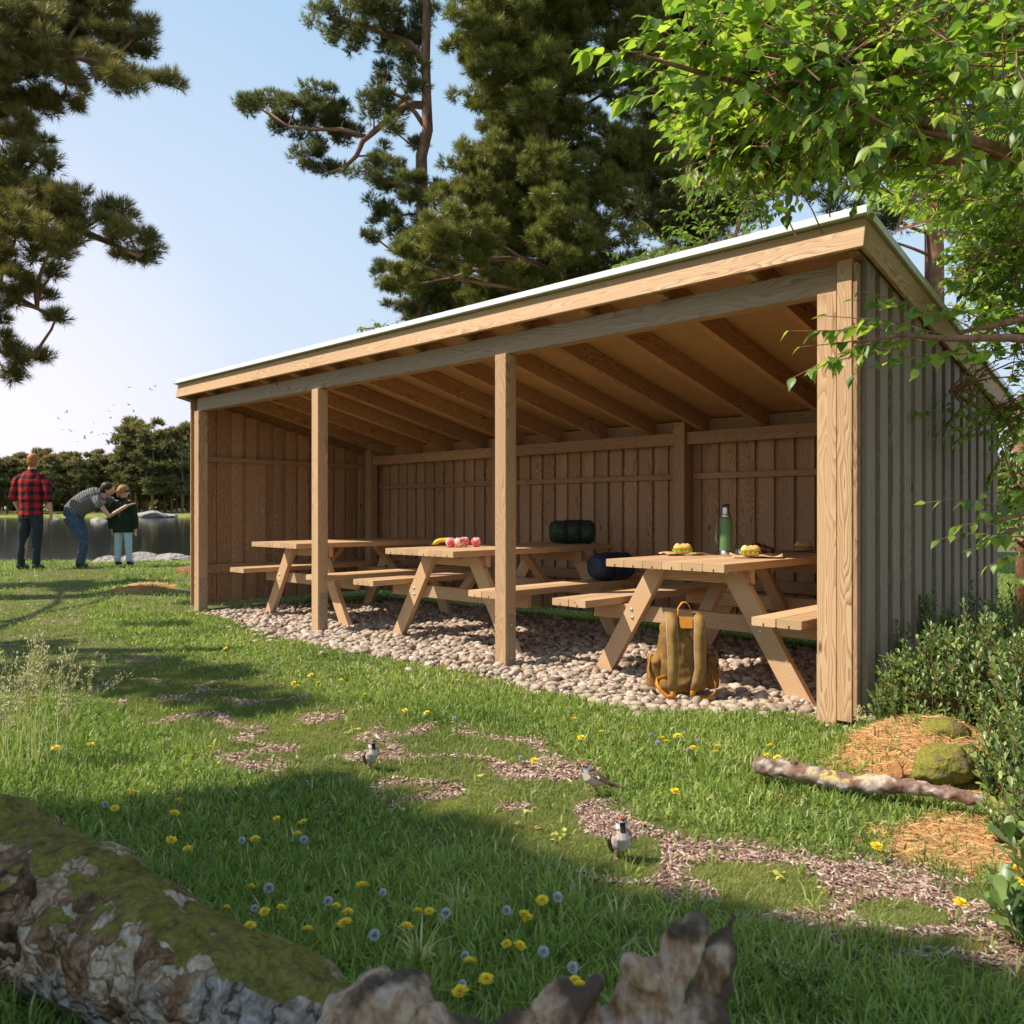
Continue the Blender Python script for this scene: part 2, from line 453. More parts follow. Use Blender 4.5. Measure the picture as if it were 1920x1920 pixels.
c = GR.mix(GR.attr("pebbles").outputs["Fac"], c, peb); GR.col(c); GR.bump(n2, .5, .01)
me = fastmesh("ground", np.stack([gx, gy, gh], 1), T, {"mulch": mw, "needles": nw, "pebbles": pw}, smooth=True)
tag(link("ground", me, GR.m), kind='structure')

# ---------------------------------------------------------------- water and far shore
WL = -.26
WA = NT("lake_water", .075, .5); WA.col((.010, .014, .014)); WA.b.inputs["IOR"].default_value = 1.33
wv = WA.mapv(WA.pos(), (1, 1, 1))
wn1 = WA.noise(wv, .35, 3); wn2 = WA.noise(wv, 2.2, 2)
WA.bump(WA.math('ADD', wn1, WA.math('MULTIPLY', wn2, .12)), .02, .10)
wp = [P(-700, 8), P(900, 8), P(900, 520), P(-700, 520)]
me = bpy.data.meshes.new("lake_water"); me.from_pydata([(p.x, p.y, WL) for p in wp], [], [(0, 1, 2, 3)]); me.update()
tag(link("lake_water", me, WA.m), kind='structure')

FARM = NT("far_bank", .95, .1); fn = FARM.noise(FARM.pos(), .25, 4)
FARM.col(FARM.ramp(fn, [(.3, (.10, .12, .03)), (.5, (.24, .24, .06)), (.7, (.12, .13, .04))]))
lat = np.linspace(-420, 500, 160); row = []
for k, (d, z) in enumerate([(0, -1.0), (3, .05), (9, .7), (26, 1.2), (120, 3.0)]):
    sh0 = 224 + 14 * (vnoise(lat * .02, lat * 0, 71) - .5) + 5 * (vnoise(lat * .1, lat * 0, 72) - .5)
    zz = z + .35 * (vnoise(lat * .08, lat * 0 + k, 73) - .5) * (k > 1)
    w = (CAM * [1, 1, 0])[None] + RV[None] * lat[:, None] + DV[None] * (sh0 + d)[:, None]; w[:, 2] = zz; row.append(w)
V = np.concatenate(row); n = len(lat)
T = np.array([[k * n + i, k * n + i + 1, (k + 1) * n + i + 1, (k + 1) * n + i] for k in range(4) for i in range(n - 1)])
tag(link("far_shore", fastmesh("far_shore", V, T, smooth=True), FARM.m), kind='structure')
# ================================================================ shelter
shelter = empty("picnic_shelter", S(3.5, 0, 0))
tag(shelter, "long open fronted wooden shelter with sloping white edged roof on the lawn", "shelter")
SL = .225                                   # roof fall per metre to the rear
def rb(y): return 2.205 - SL * (y - .02)    # rafter underside
def sh_part(mb, name, mat, parent=None, label=None):
    o = mb.build(name, mat); par = parent or shelter
    o.parent = par; o.matrix_parent_inverse = Matrix.Translation(-shelter.location)
    if parent is not None: o.matrix_parent_inverse = Matrix.Identity(4)
    if label: o['label'] = label
    return o
# front posts
for (t0, t1, y0, y1, base, top) in [(.074, .170, 0, .10, -.06, 2.063), (2.289, 2.392, .0, .10, -.06, 2.062), (4.528, 4.628, .0, .10, -.06, 2.062), (6.756, 6.856, .0, .10, -.06, 2.062)]:
    m = MB(); m.board(S((t0 + t1) / 2, (y0 + y1) / 2, (base + top) / 2), (t1 - t0, y1 - y0, top - base), 2, .003)
    po = sh_part(m, "post", WOOD)
    m = MB()
    sx = [t0 - .0035] if t0 > 1 else [t1 + .0035]
    for tt in sx:
        m.board(S(tt, .05, .125), (.005, .084, .37), 2, .001)
    pl = sh_part(m, "post_shoe", PLATE, po)
    for zz in (.03, .25):
        m = MB(); m.lathe([(.009, 0), (.009, .002), (.006, .005), (.0001, .006)], S(sx[0] - (.0026 if t0 > 1 else -.0026), .05, zz), 10, rot=Matrix.Rotation(R(90 if t0 > 1 else -90), 3, 'Y'))
        sh_part(m, "bolt", STEEL, po)
# the corner board that runs up past the beam
m = MB(); m.board(S(.036, .05, 1.105), (.072, .102, 2.20), 2, .003); sh_part(m, "corner_post", WOOD)
# front beam, a little behind the post faces
m = MB(); m.board(S(3.46, .075, 2.131), (6.78, .09, .132), 0, .004); sh_part(m, "front_beam", BEAMW)
# rafters
a0, a1 = -.062, 2.50
for i in range(14):
    t = -.022 + i * .5432
    m = MB(); h = .135
    m.beam(S(t, a0 + .03, rb(a0 + .03) + h / 2), S(t, a1 - .03, rb(a1 - .03) + h / 2), .048, h)
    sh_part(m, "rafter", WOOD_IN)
# roof deck and metal sheet
m = MB(); dz = .137 + .009
m.beam(S(3.5165, a0 + .03, rb(a0 + .03) + dz), S(3.5165, a1 - .03, rb(a1 - .03) + dz), 7.14, .014); sh_part(m, "roof_deck", PLY)
m = MB(); m.beam(S(3.5165, a0 - .028, rb(a0 - .028) + dz + .0195), S(3.5165, a1 + .03, rb(a1 + .03) + dz + .0195), 7.236, .022, ch=.003)
for i in range(16):
    t = -.02 + i * .47; m.beam(S(t, a0, rb(a0) + dz + .036), S(t, a1, rb(a1) + dz + .036), .02, .014, ch=.003)
sh_part(m, "roof_sheet", ROOFM)
nrm0 = Vector((0, SL, 1)).normalized()
m = MB(); m.board(S(3.5165, a0 - .0315, rb(a0 - .0315) + .158), (7.243, .006, .036), 0, .001); sh_part(m, "roof_trim", ROOFM)
for tt in (-.1045, 7.1375):
    m = MB(); m.beam(S(tt, a0 - .028, rb(a0 - .028) + .158), S(tt, a1 + .03, rb(a1 + .03) + .158), .006, .036, ch=.001); sh_part(m, "roof_trim", ROOFM)
# fascia boards, square to the roof
nrm = Vector((0, SL, 1)).normalized(); sl = Vector((0, 1, -SL)).normalized()
def fascia(A, B, out, w=.022, h=.142):
    A = Vector(A); B = Vector(B); m = MB(); g = (B - A).normalized(); x = nrm.cross(g).normalized()
    m.board((A + B) / 2 + nrm * h / 2, (w, (B - A).length, h), 1, .0025, Matrix((x, g, nrm)).transposed()); return m
y = a0 - .011; sh_part(fascia(S(-.085, y, rb(y) - .004), S(7.118, y, rb(y) - .004), 0), "fascia_board", WOOD)
y = a1 + .008; sh_part(fascia(S(-.085, y, rb(y) - .004), S(7.118, y, rb(y) - .004), 0), "fascia_board", WOOD)
for t in (-.074, 7.107):
    sh_part(fascia(S(t, a0 + .003, rb(a0 + .003) - .004), S(t, a1 - .004, rb(a1 - .004) - .004), 0), "fascia_board", WOOD)
# walls of upright boards in two layers, battens outside and inside staggered
def wall_boards(n, place, L, mod=.170, wo=.112, wi=.118):
    """place(s, layer) -> centre function; returns MB"""
    mo = MB(); mi = MB(); k = int(L / mod)
    return k
def side_wall(tin, tout, mat_out, name):
    """boards between tin (inner) and tout (outer face) along y"""
    sgn = 1 if tout > tin else -1; th = .022
    m = MB(); mod = .168; y = .050; i = 0; th = .028
    while y < 2.40:
        w = .100; yc = y + w / 2; top = rb(yc + w / 2) + .02
        m.board(S(tout - sgn * th / 2, yc, (.035 + top) / 2), (th, w, top - .035), 2, .0025, r=random.random()); y += mod; i += 1
    outer = m
    m = MB(); y = .004
    m.board(S(tout - sgn * (th + .011), .045, 1.11), (.02, .082, 2.15), 2, .0025); y = .050 + .100 - .030
    while y < 2.33:
        w = .128; yc = y + w / 2; top = rb(yc + w / 2) + .015
        m.board(S(tout - sgn * (th * 1.5 + .001), yc, (.035 + top) / 2), (th, w, top - .035), 2, .0025, r=random.random()); y += mod
    return outer, m
for nm, tin, tout in (("right", .03, -.052), ("left", 6.87, 6.985)):
    o, i = side_wall(tin, tout, None, nm)
    wl = sh_part(o, "side_wall", WOOD_SHADE_GREY if nm == "right" else WOOD_IN); wl['label'] = "outer boards beside the shrubs, greyed in colour for shade" if nm == "right" else "brown board wall on the lake side"
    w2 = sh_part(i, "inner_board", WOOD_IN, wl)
    # rails
    fx = tout + (.048 if nm == "right" else -.048) * 1
    s = 1 if nm == "right" else -1
    for z0, z1, th in ((1.545, 1.60, .04), (.345, .445, .04)):
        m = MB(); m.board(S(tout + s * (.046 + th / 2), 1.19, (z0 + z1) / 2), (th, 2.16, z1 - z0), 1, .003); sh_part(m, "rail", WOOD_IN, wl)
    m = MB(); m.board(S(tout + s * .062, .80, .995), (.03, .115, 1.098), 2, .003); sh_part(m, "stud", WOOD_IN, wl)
# back wall
m = MB(); m2 = MB(); t = -.03
while t < 6.93:
    m.board(S(t + .056, 2.385, 0.875), (.112, .022, 1.67), 2, .0025)
    if t < 6.8: m2.board(S(t + .14, 2.362, 0.875), (.136, .022, 1.67), 2, .0025)
    t += .168
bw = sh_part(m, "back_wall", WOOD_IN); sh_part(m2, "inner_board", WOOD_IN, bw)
PT = [.10, 2.34, 4.578, 6.80]
for i, pt in enumerate(PT):
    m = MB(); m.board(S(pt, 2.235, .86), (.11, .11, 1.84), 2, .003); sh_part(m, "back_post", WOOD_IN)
for a, b in zip(PT[:-1], PT[1:]):
    a += .056; b -= .056
    for z0, z1, y0, y1, nm in ((1.585, 1.692, 2.215, 2.262, "back_beam"), (1.290, 1.340, 2.310, 2.349, "rail"), (.36, .455, 2.305, 2.349, "rail"), (1.70, 1.80, 2.33, 2.345, "blocking")):
        m = MB(); m.board(S((a + b) / 2, (y0 + y1) / 2, (z0 + z1) / 2), (b - a, y1 - y0, z1 - z0), 0, .003)
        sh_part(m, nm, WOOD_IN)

# ================================================================ picnic tables (local: x across, y along, origin at the front middle on the ground)
def notch_plank(x0, x1, z0, z1, g=.009, d=.017):
    xm = (x0 + x1) / 2; b = .004
    pr = [(x0 + b, z0), (xm - g / 2, z0), (xm - g / 2, z0 + d - .004), (xm - g / 4, z0 + d), (xm + g / 4, z0 + d), (xm + g / 2, z0 + d - .004), (xm + g / 2, z0), (x1 - b, z0), (x1, z0 + b), (x1, z1 - .002), (x1 - .002, z1), (x0 + .002, z1), (x0, z1 - .002), (x0, z0 + b)]
    return pr
def make_table():
    t = empty("picnic_table", (0, 0, 0))
    W = .397; L = 1.91
    for k in range(6):
        w = 2 * W / 6; x0 = -W + k * w + .0015; m = MB()
        m.prism(notch_plank(x0, x0 + w - .003, .678, .722), (0, 0, 0), (1, 0, 0), (0, 0, 1), (0, 1, 0), L)
        m.build("tabletop_plank", WOOD_T, t)
    for s in (-1, 1):
        for k in range(2):
            x0 = .555 + k * .139; x1 = x0 + .132; m = MB()
            if s < 0: x0, x1 = -x1, -x0
            m.prism(notch_plank(x0, x1, .412, .456), (0, 0, 0), (1, 0, 0), (0, 0, 1), (0, 1, 0), L)
            m.build("bench_plank", WOOD_T, t)
    for yf, so in ((.325, 1), (L - .325, -1)):
        yc = yf + so * .0225
        for s in (-1, 1):
            m = MB(); zt, zb = .6765, -.05
            prof = []
            def lx(z): return .245 + (.675 - z) * (.655 - .245) / .675
            w = .068
            prof = [(s * (lx(zb) - w), zb), (s * (lx(zb) + w), zb), (s * (lx(zt) + w), zt), (s * (lx(zt) - w), zt)]
            if s > 0: prof = prof
            m.prism(prof, (0, yc - .0225, 0), (1, 0, 0), (0, 0, 1), (0, 1, 0), .045)
            lo = m.build("leg", WOOD_T, t)
            for zz, dx in ((.385, .02), (.335, -.015), (.655, .03), (.655, -.03)):
                m = MB(); m.lathe([(.0115, 0), (.0115, .003), (.008, .006), (.0001, .0075)], (s * (lx(zz) + dx), yc - so * .0226, zz), 12, rot=Matrix.Rotation(R(90 * so), 3, 'X'))
                m.build("bolt", STEEL, lo)
        ys = yc + so * .046
        m = MB(); m.board((0, ys, .3615), (1.56, .045, .098), 0, .003); m.build("bench_support", WOOD_T, t)
        m = MB(); m.board((0, ys, .632), (.72, .045, .090), 0, .003); m.build("top_support", WOOD_T, t)
        m = MB(); a = Vector((0, ys + so * .025, .33)); b = Vector((0, ys + so * .36, .676)); m.beam(a, b, .09, .04); m.build("brace", WOOD_T, t)
    return t
tab = make_table()
TC = [1.097, 3.262, 5.35]
labs = ["picnic table nearest the camera with the green flask and sandwiches on it",
        "middle picnic table with fruit at its front and a green sleeping roll at its back",
        "empty picnic table farthest from the camera, beside the lake side wall"]
TABLES = []
for i, tc in enumerate(TC):
    o = tab if i == 0 else copy_tree(tab)
    o.location = S(tc, .05, .0); tag(o, labs[i], "picnic table", "picnic tables in the shelter"); TABLES.append(o)
def on_table(i, x, y, z=.7225):   # local x across (right positive), y along
    return Vector((-TC[i] + x, .05 + y, z))
# ================================================================ grass, moss, chips, pebbles
def leafmat(name, stops, trans=.35, tcol=None, rough=.55, spec=.35, attr="rnd", boost=1.6):
    n = NT(name, rough, spec); c = n.ramp(n.attr(attr).outputs["Fac"], stops); n.col(c)
    t = n.mix(1.0, c, (boost, boost * 1.05, boost * .6), 'MULTIPLY') if tcol is None else tcol
    n.trans(t, trans); return n.m
GRASS = leafmat("grass_blades", [(0, (.10, .175, .042)), (.35, (.20, .285, .055)), (.7, (.35, .425, .095)), (.9, (.47, .50, .16)), (.95, (.55, .50, .24)), (1, (.66, .60, .34))], .38, boost=1.3)
MOSS = leafmat("moss_blades", [(0, (.13, .17, .038)), (.5, (.21, .24, .052)), (1, (.32, .33, .08))], .28, boost=1.3)
STRAW = leafmat("straw_blades", [(0, (.42, .39, .19)), (.6, (.58, .52, .28)), (1, (.70, .64, .40))], .3)

def blades(x, y, L, w, lean_dir, lean, curl=.5, z=None):
    """curved blades: arrays; returns V,T,rnd-repeat count 5"""
    N = len(x); z0 = (hgt(x, y) if z is None else z) - .004
    ld = np.stack([np.cos(lean_dir), np.sin(lean_dir), np.zeros(N)], 1); sd = np.stack([-ld[:, 1], ld[:, 0], np.zeros(N)], 1)
    tw = RNG.random(N) * 2 * np.pi; sd = sd * np.cos(tw)[:, None] + ld * np.sin(tw)[:, None]
    b = np.stack([x, y, z0], 1); up = np.array([0, 0, 1.])
    a1 = lean * .6; a2 = lean * (1 + curl)
    m = b + (ld * np.sin(a1)[:, None] + up * np.cos(a1)[:, None]) * (L * .55)[:, None]
    t = m + (ld * np.sin(a2)[:, None] + up * np.cos(a2)[:, None]) * (L * .45)[:, None]
    w = w[:, None]
    V = np.stack([b - sd * w * .5, b + sd * w * .5, m - sd * w * .42, m + sd * w * .42, t], 1).reshape(-1, 3)
    k = (np.arange(N) * 5)[:, None, None]
    T = (np.array([[0, 1, 3], [0, 3, 2], [2, 3, 4]])[None] + k).reshape(-1, 3)
    return V, T
def region(n, d0, d1, margin=.9, lat0=None, lat1=None, right=1.0):
    """uniform random ground points in the view wedge"""
    d = np.sqrt(RNG.random(n) * (d1 ** 2 - d0 ** 2) + d0 ** 2)
    s = (RNG.random(n) * 2 - 1); lat = s * (.63 * d + margin)
    w = CAM[None, :2] + RV[None, :2] * lat[:, None] + DV[None, :2] * d[:, None]
    return w[:, 0], w[:, 1], lat, d
SHEL = lambda x, y: ((x < .12) & (x > -7.05) & (y > 2.45) & (y < 9)) 
def keep_grass(x, y, lat, d, moss=False):
    mw = mulch_w(x, y); nw = needle_w(x, y); pw = pebble_w(x, y); pa = path_w(lat, d)
    p = (1 - mw) * (1 - .80 * nw) * (1 - pw) * (d < shore(lat) - .1)
    if moss: p = (1 - mw) * pa * (1 - nw) * (1 - pw) * (d < shore(lat) - .1)
    else: p = p * (1 - .93 * pa)
    wall = ((x < .06) & (x > -6.99) & (y > 2.35) & (y < 2.41)) | ((x > -.02) & (x < .06) & (y > .05) & (y < 2.4)) | ((x < -6.86) & (x > -7.0) & (y > .05) & (y < 2.4))
    return (RNG.random(len(x)) < p) & ~wall
GV, GT, GRn = [], [], []
def add_grass(n, d0, d1, Lr, wr, clump=9, cr=.025, margin=.9):
    nc = n // clump; x, y, lat, d = region(nc, d0, d1, margin)
    k = keep_grass(x, y, lat, d); x, y = x[k], y[k]
    dark = fbm(x * 1.5, y * 1.5, 81, 2)
    tall = .62 + .5 * fbm(x * .9, y * .9, 82, 2) + .55 * sstep(-lat[k] / d[k], .40, .62) * sstep(-d[k], -5.0, -4.0)
    X = np.repeat(x, clump); Y = np.repeat(y, clump); N = len(X)
    a = RNG.random(N) * 2 * np.pi; r = np.abs(RNG.normal(0, cr, N))
    X = X + np.cos(a) * r; Y = Y + np.sin(a) * r
    L = RNG.uniform(Lr[0], Lr[1], N) * np.repeat(tall, clump); w = RNG.uniform(wr[0], wr[1], N)
    la = a + RNG.normal(0, .6, N); lean = np.clip(RNG.normal(.78, .38, N), .05, 1.45)
    V, T = blades(X, Y, L, w, la, lean)
    rn = np.clip(np.repeat(.62 * dark + .30 * RNG.random(len(x)), clump) + RNG.normal(-.02, .16, N), 0, .93)
    rn = np.where(RNG.random(N) < .045, RNG.uniform(.94, 1, N), rn)
    o = sum(len(v) for v in GV); GV.append(V); GT.append(T + o); GRn.append(np.repeat(rn, 5))
add_grass(76000, 1.0, 2.4, (.05, .095), (.0034, .0058), 8, .024, 1.0)
add_grass(105000, 2.4, 4.6, (.04, .072), (.0050, .0080), 7, .038)
add_grass(100000, 4.6, 8.5, (.035, .06), (.008, .012), 7, .055)
add_grass(70000, 8.5, 16.5, (.05, .09), (.009, .014), 8, .08, 1.5)
me = fastmesh("grass", np.concatenate(GV), np.concatenate(GT), {"rnd": np.concatenate(GRn)})
tag(link("grass", me, GRASS), "green lawn grass in front of and around the shelter", "grass", kind="stuff")
# close-cropped mossy turf along the worn strip
MV, MT, MR = [], [], []
for n, d0, d1, L0, w0 in ((150000, 1.3, 3.0, .018, .0016), (160000, 3.0, 5.5, .02, .0028), (70000, 5.5, 13, .024, .006)):
    x, y, lat, d = region(n * 2, d0, d1, .4); k = keep_grass(x, y, lat, d, True); x, y = x[k], y[k]; N = len(x)
    V, T = blades(x, y, RNG.uniform(.6, 1.3, N) * L0, np.full(N, w0), RNG.normal(.8, .7, N), np.clip(RNG.normal(.5, .2, N), 0, 1))
    o = sum(len(v) for v in MV); MV.append(V); MT.append(T + o)
    MR.append(np.repeat(np.clip(fbm(x * 3, y * 3, 83, 2) + RNG.normal(0, .15, N), 0, 1), 5))
me = fastmesh("moss_turf", np.concatenate(MV), np.concatenate(MT), {"rnd": np.concatenate(MR)})
tag(link("moss_turf", me, MOSS), "short mossy olive turf patches along the worn strip of lawn", "moss", kind="stuff")
# bark chips
chip_v = np.array([(-1, -.35, 0), (1, -.25, 0), (.9, .35, 0), (-.8, .3, 0), (-.9, -.3, .22), (.9, -.2, .22), (.8, .3, .2), (-.7, .25, .22)]) * .5
chip_t = np.array([(4, 5, 6), (4, 6, 7), (0, 1, 5), (0, 5, 4), (1, 2, 6), (1, 6, 5), (2, 3, 7), (2, 7, 6), (3, 0, 4), (3, 4, 7)])
parts = []
for n, d0, d1, s0 in ((80000, 1.2, 3.0, .0145), (70000, 3.0, 5.2, .019), (22000, 5.2, 12, .032)):
    x, y, lat, d = region(n, d0, d1, .3); k = RNG.random(len(x)) < mulch_w(x, y) * .95 + .35 * pebble_w(x, y) * (d > 3.5); x, y = x[k], y[k]; N = len(x)
    ez = np.stack([RNG.normal(0, .35, N), RNG.normal(0, .35, N), np.ones(N)], 1)
    M = frames(ez) * (np.stack([RNG.uniform(.35, 1.9, N), RNG.uniform(.4, 1.4, N), RNG.uniform(.6, 1.2, N)], 1) * s0)[:, None, :]
    parts.append(scatter(chip_v, chip_t, np.stack([x, y, hgt(x, y) + RNG.uniform(0, .012, N)], 1), M))
V, T, r = join_arrays(parts)
CH = NT("bark_chips", .85, .15); CH.col(CH.ramp(CH.attr("rnd").outputs["Fac"], [(0, (.11, .055, .04)), (.3, (.25, .14, .105)), (.6, (.40, .26, .20)), (.85, (.54, .40, .31)), (.97, (.64, .54, .43)), (1, (.28, .06, .05))]))
tag(link("bark_chips", fastmesh("bark_chips", V, T, {"rnd": r}), CH.m), "reddish bark chips showing through the worn turf", "bark chips", kind="stuff")
# fallen pine needles
nv = np.array([(-1, -.012, 0), (1, -.012, 0), (1, .012, 0), (-1, .012, 0), (0, 0, .12)]) * .5; nt = np.array([(0, 1, 4), (1, 2, 4), (2, 3, 4), (3, 0, 4)])
parts = []
for n, d0, d1, s0 in ((60000, 1.4, 3.2, .06), (60000, 3.2, 5, .07), (25000, 9, 12, .14)):
    x, y, lat, d = region(n, d0, d1, .9); k = (RNG.random(len(x)) < needle_w(x, y)) & (pebble_w(x, y) < .1); x, y = x[k], y[k]; N = len(x)
    ez = np.stack([RNG.normal(0, .25, N), RNG.normal(0, .25, N), np.ones(N)], 1)
    parts.append(scatter(nv, nt, np.stack([x, y, hgt(x, y) + RNG.uniform(.001, .012, N)], 1), frames(ez, scale=RNG.uniform(.6, 1.2, N) * s0)))
V, T, r = join_arrays(parts)
ND = NT("pine_needles", .7, .25); ND.col(ND.ramp(ND.attr("rnd").outputs["Fac"], [(0, (.30, .13, .045)), (.5, (.52, .28, .11)), (1, (.66, .42, .20))]))
tag(link("fallen_needles", fastmesh("fallen_needles", V, T, {"rnd": r}), ND.m), "orange brown fallen pine needles on the ground right of the shelter", "pine needles", kind="stuff")
# pebbles
def ico(sub):
    bm = bmesh.new(); bmesh.ops.create_icosphere(bm, subdivisions=sub, radius=1)
    v = np.array([x.co[:] for x in bm.verts]); t = np.array([[q.index for q in f.verts] for f in bm.faces]); bm.free(); return v, t
iv, it = ico(2); ie, iet = ico(3)
parts = []
gxs = np.arange(-7.0, .25, .044); gys = np.arange(-.75, 2.3, .044)
X, Y = np.meshgrid(gxs, gys); X = X.ravel() + RNG.uniform(-.022, .022, X.size); Y = Y.ravel() + RNG.uniform(-.022, .022, Y.size)
k = (RNG.random(len(X)) < pebble_w(X, Y) * .86) | (RNG.random(len(X)) < .05 * (np.abs(Y - front_edge(X)) < .22)); X, Y = X[k], Y[k]
lay = RNG.random(len(X)) < .22
X = np.concatenate([X, X[lay] + RNG.uniform(-.03, .03, lay.sum())]); Y = np.concatenate([Y, Y[lay] + RNG.uniform(-.03, .03, lay.sum())])
Z = hgt(X, Y) + RNG.uniform(-.002, .01, len(X)); Z[-lay.sum():] += .013
tid = RNG.integers(0, 6, len(X))
for q in range(6):
    d = np.array([mnoise.noise(Vector(p * .9) + Vector((q * 7.1, 3, 1))) for p in iv]); v6 = iv * (1 + .38 * d)[:, None]
    s = tid == q; N = s.sum(); sz = .013 + .021 * RNG.random(N) ** 1.6
    M = frames(np.stack([RNG.normal(0, .25, N), RNG.normal(0, .25, N), np.ones(N)], 1)) * (np.stack([sz * RNG.uniform(1, 1.45, N), sz, sz * RNG.uniform(.55, .8, N)], 1))[:, None, :]
    parts.append(scatter(v6, it, np.stack([X[s], Y[s], Z[s]], 1), M))
V, T, r = join_arrays(parts)
PB = NT("pebble_stone", .7, .3); n1 = PB.noise(PB.pos(), 60, 4)
c = PB.ramp(PB.attr("rnd").outputs["Fac"], [(0, (.22, .17, .12)), (.3, (.40, .315, .235)), (.55, (.50, .405, .31)), (.8, (.44, .315, .25)), (1, (.60, .52, .43))])
PB.col(PB.mix(.55, c, PB.ramp(n1, [(.3, (.6, .57, .54)), (.7, (1.15, 1.12, 1.1))]), 'MULTIPLY')); PB.bump(n1, .15, .004)
tag(link("pebbles", fastmesh("pebbles", V, T, {"rnd": r}, smooth=True), PB.m), "bed of rounded pale beige pebbles under the tables", "pebbles", kind="stuff")
# ================================================================ conifers
BARK = NT("pine_bark", .85, .15); bn = BARK.noise(BARK.mapv(BARK.attr("wc").outputs["Vector"], (9, 2.5, 9)), 1, 5, .65); 
BARK.col(BARK.ramp(bn, [(.3, (.10, .055, .04)), (.5, (.27, .14, .09)), (.7, (.42, .25, .17))])); BARK.bump(bn, .8, .03)
BARKG = NT("red_twig_bark", .7, .25); bn = BARKG.noise(BARKG.obj(), 25, 3)
BARKG.col(BARKG.ramp(bn, [(.3, (.20, .085, .05)), (.7, (.38, .19, .12))])); BARKG.bump(bn, .4, .01)
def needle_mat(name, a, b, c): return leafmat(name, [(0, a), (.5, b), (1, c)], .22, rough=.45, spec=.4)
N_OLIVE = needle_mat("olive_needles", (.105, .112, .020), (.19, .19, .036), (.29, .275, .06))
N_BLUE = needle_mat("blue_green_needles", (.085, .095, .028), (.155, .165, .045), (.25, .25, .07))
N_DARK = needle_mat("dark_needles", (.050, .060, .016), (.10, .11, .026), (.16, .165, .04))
N_LEFT = needle_mat("brown_olive_needles", (.12, .105, .030), (.20, .175, .048), (.31, .25, .08))  # brownish olive needle colour of the left pine
def tuft_template(n, L, w, spread=1.0, seed=1):
    rg = np.random.default_rng(seed); V = []; T = []
    for i in range(n):
        a = 2 * np.pi * i / n * 2.4 + rg.random(); el = spread * (.15 + .95 * (i + .5) / n)
        d = np.array([np.sin(el) * np.cos(a), np.sin(el) * np.sin(a), np.cos(el)]); s = np.cross(d, [0.3, .2, 1.]); s /= np.linalg.norm(s)
        o = np.array([0, 0, -.35 * L * (i / n)]); l = L * rg.uniform(.75, 1.1)
        V += [o - s * w / 2, o + s * w / 2, o + d * l]; T.append((3 * i, 3 * i + 1, 3 * i + 2))
    return np.array(V), np.array(T)
def clumps_in(c, r, n, rg):
    """n points filling an ellipsoid (world vectors) centre c, radii r (lat, dep, z)"""
    p = rg.normal(size=(n, 3)); p /= np.linalg.norm(p, axis=1, keepdims=True); p *= (rg.random(n) ** .45)[:, None]
    p = p * np.array(r)
    return np.array(c)[None] + p[:, :1] * RV + p[:, 1:2] * DV + p[:, 2:3] * np.array([0, 0, 1.])
def foliage(centers, rad, ntuft, tmpl, rg, up=.55, flat=.62):
    """tufts on the upper shell of many little clumps"""
    C = np.repeat(centers, ntuft, axis=0); rr = np.repeat(rad, ntuft); N = len(C)
    d = rg.normal(size=(N, 3)); d[:, 2] += .35; d /= np.linalg.norm(d, axis=1, keepdims=True)
    pos = C + d * (rr * rg.uniform(.35, 1.0, N))[:, None] * np.array([1, 1, flat])
    z = d + np.array([0, 0, up]) + rg.normal(0, .22, (N, 3))
    base = np.repeat(rg.random(len(centers)), ntuft)
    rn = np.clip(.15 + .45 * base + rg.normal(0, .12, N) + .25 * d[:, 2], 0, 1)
    return scatter(tmpl[0], tmpl[1], pos, frames(z, scale=rg.uniform(.75, 1.2, N)), rn)
def curve(a, b, sag=.1, wob=.08, n=7, rg=random):
    a = Vector(a); b = Vector(b); L = (b - a).length; out = []
    o1 = Vector((rg.uniform(-1, 1), rg.uniform(-1, 1), rg.uniform(-1, 1))) * wob * L
    for i in range(n):
        s = i / (n - 1); p = a.lerp(b, s) + Vector((0, 0, sag * L * math.sin(math.pi * s))) + o1 * math.sin(2 * math.pi * s) * (.5 + .5 * s)
        out.append(p)
    return out
def px_pads(pads, dep, spread):
    out = []
    for q in pads:
        px, py, rx, ry = q[:4]; d = dep + (q[4] if len(q) > 4 else random.uniform(-spread, spread))
        out.append((at(px, py, d), (rx / F * d, max(rx, ry) / F * d * 1.0, ry / F * d)))
    return out
